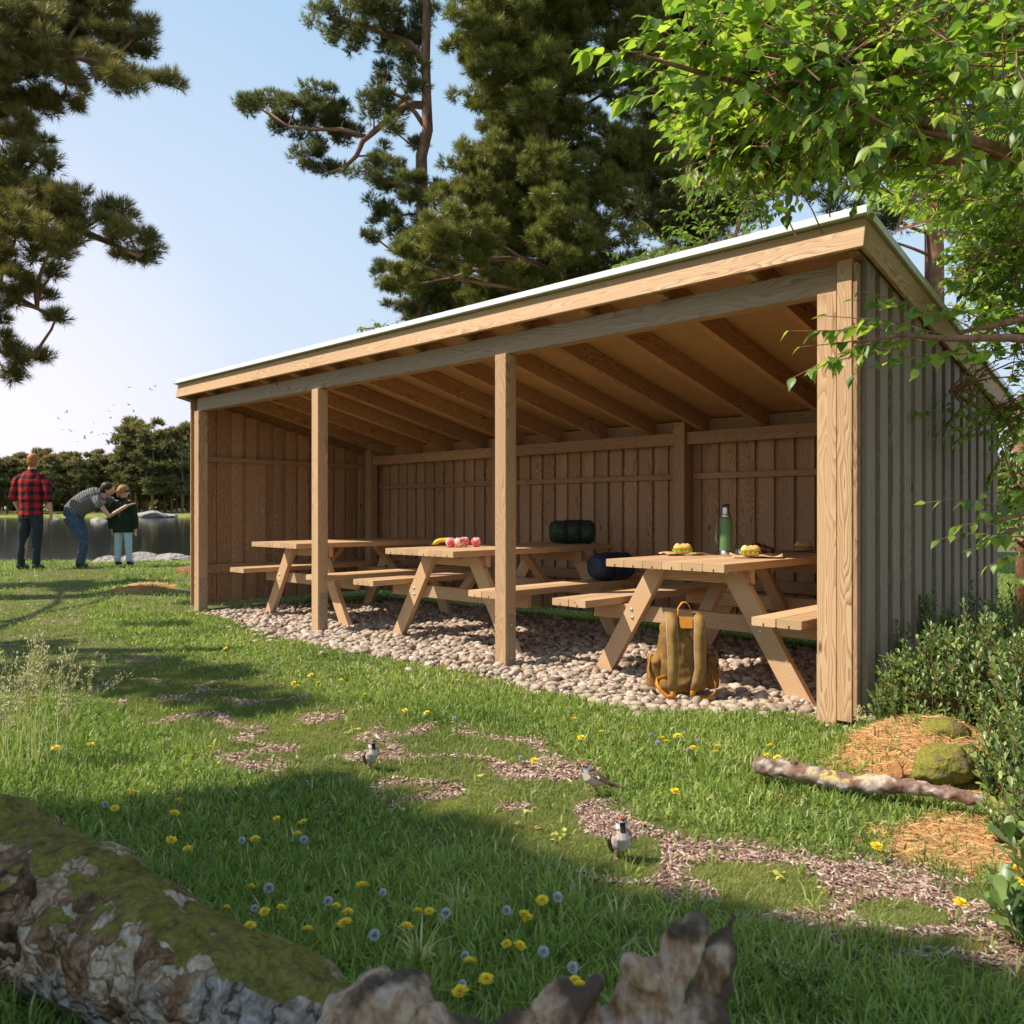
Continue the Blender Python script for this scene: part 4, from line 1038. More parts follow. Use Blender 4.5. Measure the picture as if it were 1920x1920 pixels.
# ================================================================ shrubs by the side wall
SHR = leafmat("shrub_leaves", [(0, (.085, .14, .045)), (.4, (.14, .215, .060)), (.8, (.22, .30, .08)), (1, (.34, .42, .10))], .3, rough=.38, spec=.5, boost=1.6)
def spoon():
    V = []; xs = [0, .35, .65, .88, 1.0]; ws = [.03, .13, .24, .18, 0]
    for x, w in zip(xs, ws):
        z = .18 * x * x
        V += [(x, 0, z), (x, w, z + w * .3), (x, -w, z + w * .3)]
    T = []
    for i in range(4):
        a = 3 * i; b = a + 3; T += [(a, b, b + 1), (a, b + 1, a + 1), (a, b + 2, b), (a, a + 2, b + 2)]
    return np.array(V, float), np.array(T)
SPV, SPT = spoon()
def shrub(c, rx, h, n, seed, label, Lf=.034):
    rg = np.random.default_rng(seed); c = Vector(c); c.z = gz(c); root = empty("shrub", c)
    tag(root, label, "shrub", "shrubs beside the side wall")
    m = MB(); Ps = []; Ms = []
    for i in range(n):
        a = rg.random() * 6.28; rr = rg.random() ** .6; el = rg.random() ** .7
        tip = np.array([math.cos(a) * rr * rx, math.sin(a) * rr * rx, h * (.18 + .82 * el) * math.sqrt(max(.08, 1 - (rr * .85) ** 2)) * rg.uniform(.8, 1.15)])
        st = np.array([tip[0] * .35, tip[1] * .35, max(-.02, tip[2] - rg.uniform(.12, .25))]); mid = (st + tip) / 2 + np.array([tip[0] * .12, tip[1] * .12, 0])
        m.tube([Vector(st), Vector(mid), Vector(tip)], [.003, .0025, .0018], 4, cap=False)
        k = 15; s = np.linspace(.35, 1, k); pos = st + (tip - st) * s[:, None]
        ax = tip - mid; ax /= np.linalg.norm(ax); ph = np.arange(k) * 2.4 + rg.random() * 6
        x1 = np.cross(ax, [0, 1., .2]); x1 /= np.linalg.norm(x1); y1 = np.cross(ax, x1)
        out = x1[None] * np.cos(ph)[:, None] + y1[None] * np.sin(ph)[:, None]
        up = .55 + 1.0 * (s > .9) * rg.random(k)
        x = out + ax[None] * up[:, None] + rg.normal(0, .12, (k, 3)); x /= np.linalg.norm(x, axis=1, keepdims=True)
        y = np.cross(ax[None] + rg.normal(0, .1, (k, 3)), x); y /= np.linalg.norm(y, axis=1, keepdims=True); z = np.cross(x, y)
        Ps.append(pos); Ms.append(np.stack([x, y, z], 2) * (Lf * rg.uniform(.6, 1.1, k))[:, None, None])
    V, T, r = scatter(SPV, SPT, np.concatenate(Ps), np.concatenate(Ms))
    link("foliage", fastmesh("foliage", V, T, {"rnd": r}), SHR, root); m.build("stems", BARKG.m, root)
def gl(px, dep): return P((px - 960) / F * dep, dep, 0)
for px, dep, rx, h, n, lab in [
    (1688, 3.80, .13, .32, 80, "low shrub touching the corner post, leftmost of the shrubs"),
    (1752, 3.72, .22, .47, 190, "rounded green shrub in front of the grey boards beside the needle mound"),
    (1845, 3.62, .27, .53, 280, "broadest sunlit shrub, behind the mossy rock"),
    (1940, 3.35, .28, .53, 260, "sunlit shrub running out at the right edge above the mossy rock"),
    (1745, 4.42, .12, .66, 60, "tall dark shrub standing close against the grey boards"),
    (1815, 4.75, .20, .58, 90, "shaded dark shrub half way along the side wall"),
    (1690, 4.16, .06, .62, 30, "thin dark shrub rising by the first grey boards"),
    (1905, 4.9, .30, .60, 130, "shaded shrub at the far end of the side wall"),
    (1905, 3.02, .17, .30, 110, "small shrub right of the mossy rock"),
    (1955, 2.55, .16, .26, 90, "small shrub at the right edge near the end of the fallen branch"),
    (1985, 1.85, .14, .30, 40, "dark leaved sprig in the lower right corner")]:
    shrub(gl(px, dep), rx, h, n, int(px * 7 + dep * 100), lab, .034 if dep > 2 else .06)
# ================================================================ remeshed solids with colours of their own
RZV = math.atan2(.6933, .7206)           # turns local x to the view's right, local y into the view
def solid(name, mb, voxel, smooth=4, colf=None, disp=None, rings=None):
    me = mb.mesh("tmp"); o = bpy.data.objects.new("tmp", me); COL.objects.link(o)
    r = o.modifiers.new("r", 'REMESH'); r.mode = 'VOXEL'; r.voxel_size = voxel; r.use_smooth_shade = True
    if smooth: s = o.modifiers.new("s", 'SMOOTH'); s.factor = .6; s.iterations = smooth
    dg = bpy.context.evaluated_depsgraph_get(); ev = o.evaluated_get(dg); nm = bpy.data.meshes.new_from_object(ev)
    bpy.data.objects.remove(o); bpy.data.meshes.remove(me); nm.name = name; nm.materials.clear()
    n = len(nm.vertices); co = np.empty(n * 3); nm.vertices.foreach_get("co", co); co = co.reshape(-1, 3)
    no = np.empty(n * 3); nm.vertices.foreach_get("normal", no); no = no.reshape(-1, 3)
    if disp is not None:
        co2 = co + no * disp(co, no)[:, None]; nm.vertices.foreach_set("co", co2.ravel())
    if colf is not None:
        c = np.asarray(colf(co, no), np.float32); a = nm.attributes.new("col", 'FLOAT_VECTOR', 'POINT'); a.data.foreach_set("vector", c.ravel())
    nm.polygons.foreach_set("use_smooth", np.ones(len(nm.polygons), dtype=bool)); nm.update(); return nm
def n3(co, sc, off=0, o=1):
    out = np.zeros(len(co))
    for k in range(o):
        out += np.array([mnoise.noise(Vector(p) * (sc * 2 ** k) + Vector((off, off * 1.7, 3))) for p in co]) / 2 ** k
    return out
def vcol_mat(name, rough=.7, spec=.25, nsc=60, namp=.25, bump=.2, bd=.003, sheen=0):
    n = NT(name, rough, spec); c = n.attr("col").outputs["Vector"]; f = n.noise(n.obj(), nsc, 4)
    n.col(n.mix(1.0, c, n.ramp(f, [(.3, (1 - namp,) * 3), (.7, (1 + namp,) * 3)]), 'MULTIPLY')); n.bump(f, bump, bd)
    if sheen: n.b.inputs["Sheen Weight"].default_value = sheen
    return n.m

# ---------------------------------------------------------------- rocks
GRAN = NT("granite", .85, .2); g1 = GRAN.noise(GRAN.obj(), 2.2, 5, .6); g2 = GRAN.noise(GRAN.obj(), 14, 4)
GRAN.col(GRAN.mix(GRAN.ramp(g2, [(.35, 0), (.7, .5)]), GRAN.ramp(g1, [(.3, (.15, .125, .105)), (.5, (.33, .285, .24)), (.75, (.44, .39, .34))]), (.36, .33, .31))); GRAN.bump(g2, .9, .10)
def rock(name, loc, dims, seed, label, mat=None, cat="rock", group=None, sub=5, rough=.32, rz=None, cut=.35):
    bm = bmesh.new(); bmesh.ops.create_icosphere(bm, subdivisions=sub, radius=1)
    off = Vector((seed * 3.7, seed * 1.3, seed * 2.1))
    rd = random.Random(seed); planes = [(Vector((rd.uniform(-1, 1), rd.uniform(-1, 1), rd.uniform(-.2, 1))).normalized(), rd.uniform(.50, .80)) for _ in range(15)]
    for v in bm.verts:
        p = v.co.copy(); d = 1 + rough * mnoise.noise(p * 1.1 + off) + rough * .7 * mnoise.noise(p * 2.9 + off) + rough * .35 * mnoise.noise(p * 7 + off)
        q = p * d
        for n, h in planes:
            e = q.dot(n) - h
            if e > 0: q -= n * e * (1 - .0) * cut * 2.2
        v.co = Vector((q.x * dims[0], q.y * dims[1], q.z * dims[2]))
    me = bpy.data.meshes.new(name); bm.to_mesh(me); bm.free(); me.polygons.foreach_set("use_smooth", [True] * len(me.polygons))
    o = link(name, me, mat or GRAN.m); o.location = loc; o.rotation_euler.z = RZV + (rz if rz is not None else rd.uniform(-.4, .4)); tag(o, label, cat, group); return o
for i, (px, dep, z, dims, lab) in enumerate([
    (30, 14.6, -.06, (.55, .5, .20), "low grey rock at the water's edge behind the plaid shirt man's feet"),
    (62, 15.3, -.05, (.35, .4, .16), "small grey rock between the plaid shirt man's legs at the water"),
    (120, 14.9, -.04, (.45, .5, .19), "grey rock at the shore left of the bending man's feet"),
    (205, 15.0, -.02, (.65, .6, .30), "pale granite boulder behind the green jacket child's left leg"),
    (262, 15.2, .0, (.75, .7, .34), "pale flat topped granite boulder right of the child at the water"),
    (322, 15.4, .0, (.80, .7, .33), "large pale granite boulder beside the shelter's lake side corner"),
    (232, 14.0, .0, (.8, .5, .15), "low pale rock slab under the child's feet"),
    (300, 14.2, -.02, (.9, .5, .19), "long low pale rock slab at the grass edge before the boulders"),
    (178, 14.6, -.03, (.45, .4, .17), "low rock between the bending man and the child"),
    (370, 14.6, .0, (.7, .6, .25), "pale boulder half hidden behind the shelter's left end")]):
    rock("rock", P((px - 960) / F * dep, dep, z), dims, i + 3, lab, group="rocks on the near shore")
for i, (px, dep, z, dims, lab) in enumerate([(282, 205, .1, (4.6, 4, 1.5), "pale rock outcrop across the lake at the right of the far shore"), (315, 212, .2, (3.6, 4, .9), "lower pale rock beside the outcrop across the lake"), (250, 214, .1, (3.0, 3, .8), "small pale rock at the left end of the far outcrop"),
    (185, 118, -.35, (1.9, 1.7, .95), "pale rounded rock standing in the lake behind the bending man"), (101, 160, -.4, (1.3, 1.2, .9), "small pale rock in the lake beside the plaid shirt man's hand")]):
    rock("rock", P((px - 960) / F * dep, dep, z), dims, i + 30, lab, group="rocks out in the lake")
RUST = plain("rusty_earth", (.34, .15, .06), .9, vary=.4, sc=18, bump=.5)
rock("rock", P((353 - 960) / F * 12.2, 12.2, .12), (.22, .2, .12), 61, "rust brown stone in the grass against the shelter's left corner", RUST)
rock("rock", gnd(1680, 1450) + Vector((0, 0, .015)), (.040, .038, .042), 62, "small rust red stone between the fallen branch and the mossy rock", RUST)
MOSSM = NT("moss_rock", .95, .1); m1 = MOSSM.noise(MOSSM.obj(), 14, 4); m2 = MOSSM.noise(MOSSM.obj(), 90, 3)
MOSSM.col(MOSSM.mix(MOSSM.ramp(m1, [(.46, 0), (.60, .9)]), MOSSM.ramp(m2, [(.3, (.13, .125, .022)), (.7, (.27, .23, .05))]), (.17, .12, .06))); MOSSM.bump(m2, .8, .01)
rock("mossy_rock", P(.522 * 3.12, 3.12, .055), (.125, .10, .085), 8, "round rock covered in yellow green moss behind the fallen branch", MOSSM.m, "rock", rough=.18, cut=.15)
rock("mossy_rock", P(.522 * 3.42, 3.42, .10), (.12, .09, .055), 9, "flatter moss patch of rock rising out of the pine needle mound", MOSSM.m, "rock", rough=.2, cut=.15)

# ---------------------------------------------------------------- fallen branch on the right
def barkcol(co, no):
    a = n3(co, 9, 2, 3); b = n3(co, 28, 5, 2); c = np.empty((len(co), 3))
    br = np.array([.20, .115, .085]); pal = np.array([.46, .37, .32]); yel = np.array([.50, .36, .08])
    w = np.clip(.42 + a * 1.6 + b * 1.6, 0, 1)[:, None]; c = br * (1 - w) + pal * w
    y = (np.exp(-((co[:, 0] - .30) / .12) ** 2) * (b > -.1) * (no[:, 2] > .2))[:, None] * .75
    return c * (1 - y) + yel * y
p0 = P(.292 * 3.17, 3.17, .028); p1 = P(.575 * 2.80, 2.80, .024); v = (p1 - p0); Lb = v.length; m = MB()
rr = [.031, .036, .034, .035, .032, .030, .031, .028, .026, .022, .014]; pts = [(Lb * i / 10, .010 * math.sin(i * 1.1), .006 * math.cos(i * .8)) for i in range(11)]
m.tube(pts, rr, 12); m.tube([(Lb * .20, 0, .02), (Lb * .19, -.01, .05)], [.012, .007], 6); m.tube([(Lb * .62, 0, .01), (Lb * .66, .05, .02)], [.012, .006], 6)
br = link("fallen_branch", solid("fallen_branch", m, .006, 2, barkcol, lambda c, n: n3(c, 22, 1, 3) * .010), vcol_mat("branch_bark", .85, .15, 90, .3, .5, .004))
br.location = p0; br.rotation_euler = (0, math.asin(max(-1, min(1, -v.z / Lb))), math.atan2(v.y, v.x)); tag(br, "pale lichen covered fallen branch lying in the grass before the mossy rock", "branch")

# ---------------------------------------------------------------- mossy log and driftwood stump in the foreground
LOGM = NT("old_log", .85, .18); oc = LOGM.obj(); w1 = LOGM.noise(LOGM.mapv(oc, (1, 1, 1)), 5.5, 3, .55, 2.2)
w2 = LOGM.n("ShaderNodeTexWave"); w2.inputs["Scale"].default_value = 5.5; w2.inputs["Distortion"].default_value = 11; w2.inputs["Detail"].default_value = 4; w2.inputs["Detail Scale"].default_value = 2.6; LOGM.l(oc, w2.inputs["Vector"])
w3 = LOGM.noise(oc, 26, 4, .6); w4 = LOGM.noise(oc, 3.1, 2)
dn = LOGM.n("ShaderNodeTexNoise"); dn.inputs["Scale"].default_value = 9; dn.inputs["Detail"].default_value = 3; LOGM.l(oc, dn.inputs["Vector"])
va = LOGM.n("ShaderNodeVectorMath", operation='MULTIPLY_ADD'); va.inputs[1].default_value = (.34, .34, .34); LOGM.l(dn.outputs["Color"], va.inputs[0]); LOGM.l(oc, va.inputs[2])
vcell = LOGM.voro(va.outputs[0], 15, 'F1', "Color"); vedge = LOGM.voro(va.outputs[0], 15, 'DISTANCE_TO_EDGE')
base = LOGM.ramp(LOGM.math('ADD', LOGM.math('MULTIPLY', w3, .55), LOGM.math('MULTIPLY', vcell, .45)), [(.28, (.05, .026, .013)), (.42, (.20, .105, .055)), (.54, (.37, .25, .155)), (.66, (.52, .42, .31)), (.78, (.30, .15, .07))])
base = LOGM.mix(LOGM.ramp(vedge, [(.01, .75), (.045, 0)]), base, (.06, .035, .02))
bleach = LOGM.mix(LOGM.ramp(w2.outputs["Fac"], [(0, 0), (.09, .8), (1, 1)]), (.07, .045, .03), LOGM.ramp(w3, [(.3, (.17, .115, .075)), (.5, (.34, .29, .245)), (.7, (.45, .42, .39))]))
c = LOGM.mix(LOGM.ramp(w4, [(.57, 0), (.62, 1)]), base, bleach)
gn = LOGM.n("ShaderNodeNewGeometry"); sx = LOGM.n("ShaderNodeSeparateXYZ"); LOGM.l(gn.outputs["Normal"], sx.inputs[0])
mo = LOGM.math('ADD', LOGM.math('MULTIPLY', sx.outputs[2], .62), LOGM.math('MULTIPLY', w1, .62))
mossc = LOGM.ramp(w3, [(.3, (.085, .070, .012)), (.55, (.18, .15, .022)), (.8, (.20, .19, .03))])
moss_amt = LOGM.n("ShaderNodeAttribute", attribute_name="moss").outputs["Fac"]
LOGM.col(LOGM.mix(LOGM.math('MULTIPLY', LOGM.ramp(LOGM.math('ADD', mo, LOGM.math('MULTIPLY', w3, .35)), [(.99, 0), (1.05, .95)]), moss_amt), c, mossc))
LOGM.bump(LOGM.math('ADD', LOGM.math('MULTIPLY', w2.outputs["Fac"], .3), LOGM.math('ADD', w3, LOGM.math('MULTIPLY', vedge, 1.5))), .9, .03)
def add_moss(me, val):
    a = me.attributes.new("moss", 'FLOAT', 'POINT'); a.data.foreach_set("value", np.full(len(me.vertices), val, np.float32)); return me
logp = [P(-1.9, 2.2, .18), P(-1.22, 1.88, .170), P(-.88, 1.70, .145), P(-.64, 1.57, .13), P(-.43, 1.44, .118), P(-.22, 1.32, .108)]
m = MB(); m.tube(logp, [.18, .172, .150, .130, .118, .104], 20)
m.tube([P(-.9, 1.6, .20), P(-.86, 1.50, .23)], [.05, .03], 8)
me = add_moss(solid("mossy_log", m, .010, 2, None, lambda c, n: n3(c, 4, 3, 3) * .030 + n3(c, 17, 6, 2) * .008 - .02 * np.clip(n3(c, 7, 12, 1) - .25, 0, 1)), 1.0)
tag(link("mossy_log", me, LOGM.m), "thick mossy fallen log with bleached swirled wood in the lower left corner", "log")
m = MB()
def at3(px, py, d): return at(px, py, d)
m.tube([at3(640, 1960, 1.12), at3(740, 1895, 1.10), at3(775, 1850, 1.12), at3(745, 1838, 1.13)], [.055, .058, .035, .02], 12)
m.tube([at3(740, 1925, 1.10), at3(860, 1950, 1.08), at3(950, 1945, 1.06), at3(1040, 1955, 1.06), at3(1200, 1960, 1.08), at3(1330, 1985, 1.10)], [.045, .033, .033, .040, .055, .045], 12)
m.tube([at3(1020, 1930, 1.05), at3(1075, 1890, 1.05), at3(1105, 1868, 1.05), at3(1130, 1838, 1.05)], [.035, .028, .020, .005], 10)
m.tube([at3(1205, 1950, 1.06), at3(1222, 1870, 1.07), at3(1250, 1805, 1.08), at3(1276, 1762, 1.09), at3(1292, 1742, 1.09), at3(1312, 1730, 1.09)], [.050, .042, .034, .024, .016, .005], 12)
m.tube([at3(1250, 1800, 1.08), at3(1262, 1752, 1.08), at3(1268, 1722, 1.08)], [.022, .012, .003], 8)
m.tube([at3(1240, 1850, 1.05), at3(1200, 1830, 1.04), at3(1180, 1800, 1.04)], [.022, .012, .003], 8)
m.tube([at3(1290, 1950, 1.08), at3(1322, 1880, 1.10), at3(1348, 1815, 1.10), at3(1366, 1758, 1.11), at3(1378, 1702, 1.12)], [.045, .028, .020, .015, .005], 10)
m.tube([at3(1330, 1970, 1.1), at3(1350, 1990, 1.15)], [.04, .03], 8)
m.tube([P(.30, 1.06, .2), P(.34, 1.05, .02), P(.36, 1.05, -.08)], [.08, .07, .05], 10); m.tube([P(-.1, 1.08, .18), P(-.12, 1.07, -.06)], [.07, .05], 10)
me = add_moss(solid("driftwood_stump", m, .0042, 1, None, lambda c, n: n3(c, 13, 3, 2) * .020 + n3(c, 45, 8, 2) * .008 - .016 * np.clip(n3(c, 24, 15, 1) - .12, 0, .5) - .006 * np.abs(n3(c * np.array([1, 1, .28]), 70, 5, 1))), .08)
STM = NT("driftwood", .7, .25); oc = STM.obj(); w1 = STM.noise(oc, 9, 4, .6, 1.0); w2 = STM.noise(STM.mapv(oc, (1, 1, .22)), 75, 4, .6); w3 = STM.noise(oc, 8, 4)
STM.col(STM.mix(STM.ramp(w3, [(.50, 0), (.58, .9)]), STM.mix(.5, STM.ramp(w1, [(.30, (.10, .045, .02)), (.5, (.34, .20, .115)), (.66, (.50, .42, .36))]), STM.ramp(w2, [(.36, (.14, .065, .035)), (.52, (.42, .28, .18)), (.68, (.60, .47, .35))])), (.055, .032, .020)))
STM.bump(STM.math('ADD', w2, w1), .8, .015)
tag(link("driftwood_stump", me, STM.m), "gnarled bleached driftwood root with horn like prongs at the bottom edge", "driftwood")

# ---------------------------------------------------------------- sparrows
BIRDM = vcol_mat("feathers", .75, .2, 220, .22, .3, .002)
BLK = plain("black_gloss", (.012, .012, .012), .2, .6)
LEGM = plain("bird_leg_skin", (.36, .22, .17), .6)
def sparrow(loc, heading, label, tilt=0.0, legs=True, k=1.0):
    root = empty("sparrow", loc, heading); root.scale = (k, k, k); tag(root, label, "bird", "sparrows on the lawn")
    m = MB(); T = tilt
    bx = lambda x, z: (x * math.cos(T) - (z - .045) * math.sin(T), 0, x * math.sin(T) + (z - .045) * math.cos(T) + .045)
    m.tube([bx(-.048, .040), bx(-.03, .044), bx(-.005, .048), bx(.018, .056), bx(.030, .068)], [.010, .021, .028, .027, .017], 14)
    hd = Vector(bx(.036, .086)); m.ball(hd, (.0185, .0170, .0168), 14, 10); m.tube([bx(.024, .066), bx(.034, .082)], [.019, .016], 12)
    m.tube([bx(-.04, .040), bx(-.07, .036), bx(-.10, .030)], [.010, .0085, .006], 8, flat=1.0)
    m.tube([bx(-.004, .028), bx(.0, .020)], [.011, .006], 8)
    def cf(co, no):
        c = np.tile(np.array([.50, .43, .37]), (len(co), 1)); x, y, z = co[:, 0], co[:, 1], co[:, 2]
        nz = n3(co, 120, 4, 1)
        back = (no[:, 2] * .75 - .25 * no[:, 0] * 1 + .10 * nz > .15) & (x < .028)
        c[back] = (.27, .15, .085); st = back & (np.sin(y * 900 + nz * 2) > .55); c[st] = (.07, .045, .03)
        d = np.sqrt((x - hd.x) ** 2 + y ** 2 + (z - hd.z) ** 2); head = d < .0225
        c[head] = (.66, .62, .58)
        c[head & (z > hd.z + .006)] = (.26, .11, .055)
        c[head & (x > hd.x + .004) & (np.abs(y) < .0085) & (z < hd.z + .004)] = (.015, .012, .010)
        c[head & (np.abs(y) > .010) & (np.abs(z - hd.z - .002) < .0035) & (x > hd.x - .004)] = (.03, .02, .015)
        bib = (x > hd.x - .014) & (z < hd.z - .009) & (z > hd.z - .023) & (np.abs(y) < .008) & (no[:, 0] > .3); c[bib] = (.02, .016, .014)
        c[(x < -.055)] = (.16, .10, .065); return c
    b = link("body", solid("body", m, .0021, 3, cf), BIRDM, root)
    m = MB(); c0 = Vector(bx(.052, .0845)); m.tube([bx(.050, .0855), bx(.058, .0835), bx(.0645, .081)], [.0048, .0036, .0006], 8); m.build("beak", plain("beak_horn", (.05, .045, .05), .4), root)
    for s in (-1, 1):
        m = MB(); e = Vector(bx(.047, .090)); e.y = s * .0128; m.ball(e, .0026, 8, 6); m.build("eye", BLK, root)
        m = MB(); pts = [bx(.014, .062), bx(-.012, .058), bx(-.04, .047), bx(-.072, .037)]; pts = [(p[0], s * (.0245 - .012 * (i == 3) - .004 * (i == 2)), p[2]) for i, p in enumerate(pts)]
        m.tube(pts, [.006, .0145, .0115, .002], 8, flat=.35)
        def wf(co, no):
            u = np.clip((.012 - co[:, 0]) / .08, 0, 1); c = np.tile(np.array([.28, .155, .085]), (len(co), 1))
            c[np.sin(co[:, 2] * 1300 + co[:, 0] * 300) > .5] = (.05, .035, .025); c[np.abs(u - .28) < .035] = (.62, .58, .50); return c
        link("wing", solid("wing", m, .002, 1, wf), BIRDM, root)
        if legs:
            m = MB(); y = s * .012; m.tube([(.002, y, .026), (-.004, y * 1.2, .013), (.004, y * 1.5, .002)], [.0028, .0013, .0012], 6)
            for a in (-.5, 0, .5, math.pi): m.tube([(.004, y * 1.5, .002), (.004 + math.cos(a) * .015, y * 1.5 + math.sin(a) * .015, .001)], [.0011, .0007], 5)
            m.build("leg", LEGM, root)
    m = MB(); m.board(bx(-.098, .030), (.055, .017, .0035), 0, .001, rot=Matrix.Rotation(-T + .06, 3, 'Y')); m.build("tail", plain("tail_feather", (.14, .09, .06), .7), root)
    return root
hv = math.atan2(-DV[1], -DV[0]); hl = math.atan2(-RV[1], -RV[0])
g = gnd(1165, 1594); sparrow((g.x, g.y, gz(g) + .018), hv + .12, "sparrow nearest the camera, facing it with chest upright on the bark chips", .75, True, 1.05)
g = gnd(1112, 1472); sparrow((g.x, g.y, gz(g) + .022), hl + .15, "sparrow seen from the side facing left on the short turf", .18, True, 1.02)
g = gnd(698, 1428); sparrow((g.x, g.y, gz(g) + .02), hv + .45, "farthest and smallest looking sparrow, upright near the bark chips at the left", .7, True, .95)

# ---------------------------------------------------------------- gulls over the lake
GUL = plain("gull_feather", (.75, .74, .76), .7)
def gull():
    m = MB(); m.tube([(-.26, 0, 0), (-.1, 0, .01), (.08, 0, .02), (.2, 0, .03), (.27, 0, .02)], [.02, .07, .08, .055, .015], 8); root = m.build("gull", GUL)
    for s in (-1, 1):
        w = MB(); pts = [(.04, s * .05, .03), (.10, s * .30, .20), (.02, s * .48, .22), (-.16, s * .72, .12)]
        vs = []
        for (x, y, z), c in zip(pts, (.20, .18, .13, .02)): vs += [(x + c * .5, y, z), (x - c * .5, y, z - .01), (x, y, z + .02)]
        fs = []
        for i in range(3):
            a = 3 * i; b = a + 3; fs += [[a, b, b + 2, a + 2], [a + 2, b + 2, b + 1, a + 1], [a + 1, b + 1, b, a]]
        w._add(vs, fs, sm=False); w.build("wing", GUL, root)
    return root
G0 = gull(); rd = random.Random(3)
gp = [(440, 568), (497, 521), (477, 655), (535, 662), (583, 740), (637, 715), (688, 675), (740, 690), (772, 684), (806, 688), (830, 690), (700, 605), (850, 467), (822, 510), (965, 465), (1003, 515), (950, 557), (828, 565), (967, 335), (1100, 385), (1132, 352), (1160, 328)]
for i, (x, y) in enumerate(gp):
    o = G0 if i == 0 else copy_tree(G0); d = rd.uniform(105, 135)
    o.location = at(x / 4, 640 + y / 4, d); o.rotation_euler = (rd.uniform(-.5, .5), rd.uniform(-.3, .3), rd.uniform(0, 6.28)); s = rd.uniform(.6, .9); o.scale = (s, s, s)
    tag(o, "small pale gull in the flock flying over the lake" if i < 18 else "small pale gull flying higher and nearer the roof than the flock", "bird", "gulls over the lake" if i < 18 else "gulls near the roof")

# ---------------------------------------------------------------- dandelions, fallen leaves, tall grass
YEL = plain("dandelion_petal", (.85, .62, .03), .55, vary=.12, sc=200); PUF = plain("seed_head", (.66, .66, .66), .9, vary=.15, sc=300)
STE = plain("flower_stem", (.16, .24, .06), .6)
def dand(puff):
    root = empty("dandelion", (0, 0, 0)); m = MB()
    H = .062; m.tube([(0, 0, -.02), (.004, .002, .03), (0, 0, H)], [.0018, .0016, .0015], 5); m.build("stem", STE, root)
    if puff:
        V = []; T = []; rg = np.random.default_rng(4)
        for i in range(170):
            d = rg.normal(size=3); d[2] += .2; d /= np.linalg.norm(d); s = np.cross(d, [.3, .1, 1]); s /= np.linalg.norm(s); t = np.cross(d, s); o = np.array([0, 0, H + .004])
            k = len(V); tip = o + d * .0125; V += [o + d * .003, tip + s * .0028, tip - s * .0028, tip + t * .0028, tip - t * .0028]; T += [(k, k + 1, k + 2), (k, k + 3, k + 4)]
        link("seed_head", fastmesh("seed_head", V, T), PUF, root)
    else:
        V = []; T = []; rg = np.random.default_rng(5)
        for ring, (n, L, el) in enumerate(((20, .0185, .15), (18, .0165, .40), (14, .013, .75), (9, .008, 1.15))):
            for i in range(n):
                a = 2 * math.pi * (i + .5 * (ring % 2)) / n + rg.normal(0, .05); c, s = math.cos(a), math.sin(a); l = L * rg.uniform(.88, 1.08); w = .0018
                z0 = H + .001 * ring; k = len(V); e = el + rg.normal(0, .06)
                V += [(c * .001 - s * w * .6, s * .001 + c * w * .6, z0), (c * .001 + s * w * .6, s * .001 - c * w * .6, z0),
                      (c * l * math.cos(e) + s * w, s * l * math.cos(e) - c * w, z0 + l * math.sin(e)), (c * l * math.cos(e) - s * w, s * l * math.cos(e) + c * w, z0 + l * math.sin(e))]
                T += [(k, k + 1, k + 2), (k, k + 2, k + 3)]
        link("flower_head", fastmesh("flower_head", V, T), YEL, root)
    return root
near_y = [(461,1647),(502,1684),(521,1686),(469,1721),(570,1734),(627,1685),(652,1698),(659,1718),(681,1646),(750,1726),(784,1699),(807,1690),(417,1690),(884,1795),(914,1815),(875,1846),(952,1750),(961,1752),(1080,1823),(1099,1839),(973,1698),(998,1703),(1017,1663),(1174,1804)]
mid_y = [(358,1564),(312,1548),(479,1553),(555,1546),(315,1503),(340,1483),(250,1465),(211,1492),(520,1514),(575,1521)]
sun_y = [(1087,1362),(1186,1350),(1233,1364),(1247,1373),(1338,1391),(1278,1359),(1296,1383),(1433,1394),(1460,1412),(1463,1399),(1000,1404),(1260,1460),(846,1340),(1069,1332),(1125,1355),(1340,1377),(1446,1381),(806,1322),(760,1318)]
far_y = [(563,1272),(587,1251),(600,1267),(558,1265),(427,1201),(348,1198),(467,1227),(390,1386),(160,1380),(107,1383),(310,1116),(337,1122),(273,1133),(313,1138),(322,1128),(296,1126),(120,1068),(180,1072),(232,1068),(270,1064),(300,1066),(690,1290),(640,1262)]
right_y = [(1636,1557),(1865,1703),(1791,1671),(1897,1603),(1905,1625)]
near_p = [(482,1646),(472,1692),(606,1680),(722,1655),(702,1741),(830,1700),(862,1782),(875,1832),(947,1689),(1010,1769),(1073,1804),(1058,1666)]
mid_p = [(557,1556),(452,1556),(191,1491)]
sun_p = [(1228,1360),(1234,1377),(1300,1368),(1297,1387),(977,1404),(848,1334),(790,1330)]
far_p = [(15,1262),(20,1275),(469,1228),(518,1224),(306,1116),(278,1120)]
ORD = "first second third fourth fifth sixth seventh eighth ninth tenth eleventh twelfth".split()
def ordn(i, n):
    if n - i <= n // 2 and n - i <= 12: return ("rightmost" if n - i == 1 else ORD[n - i - 1] + " from the right") + " of the"
    return ("leftmost" if i == 0 else ORD[i] + " from the left") + " of the"
DY, DP = dand(False), dand(True); first = {0: True, 1: True}; rd = random.Random(8)
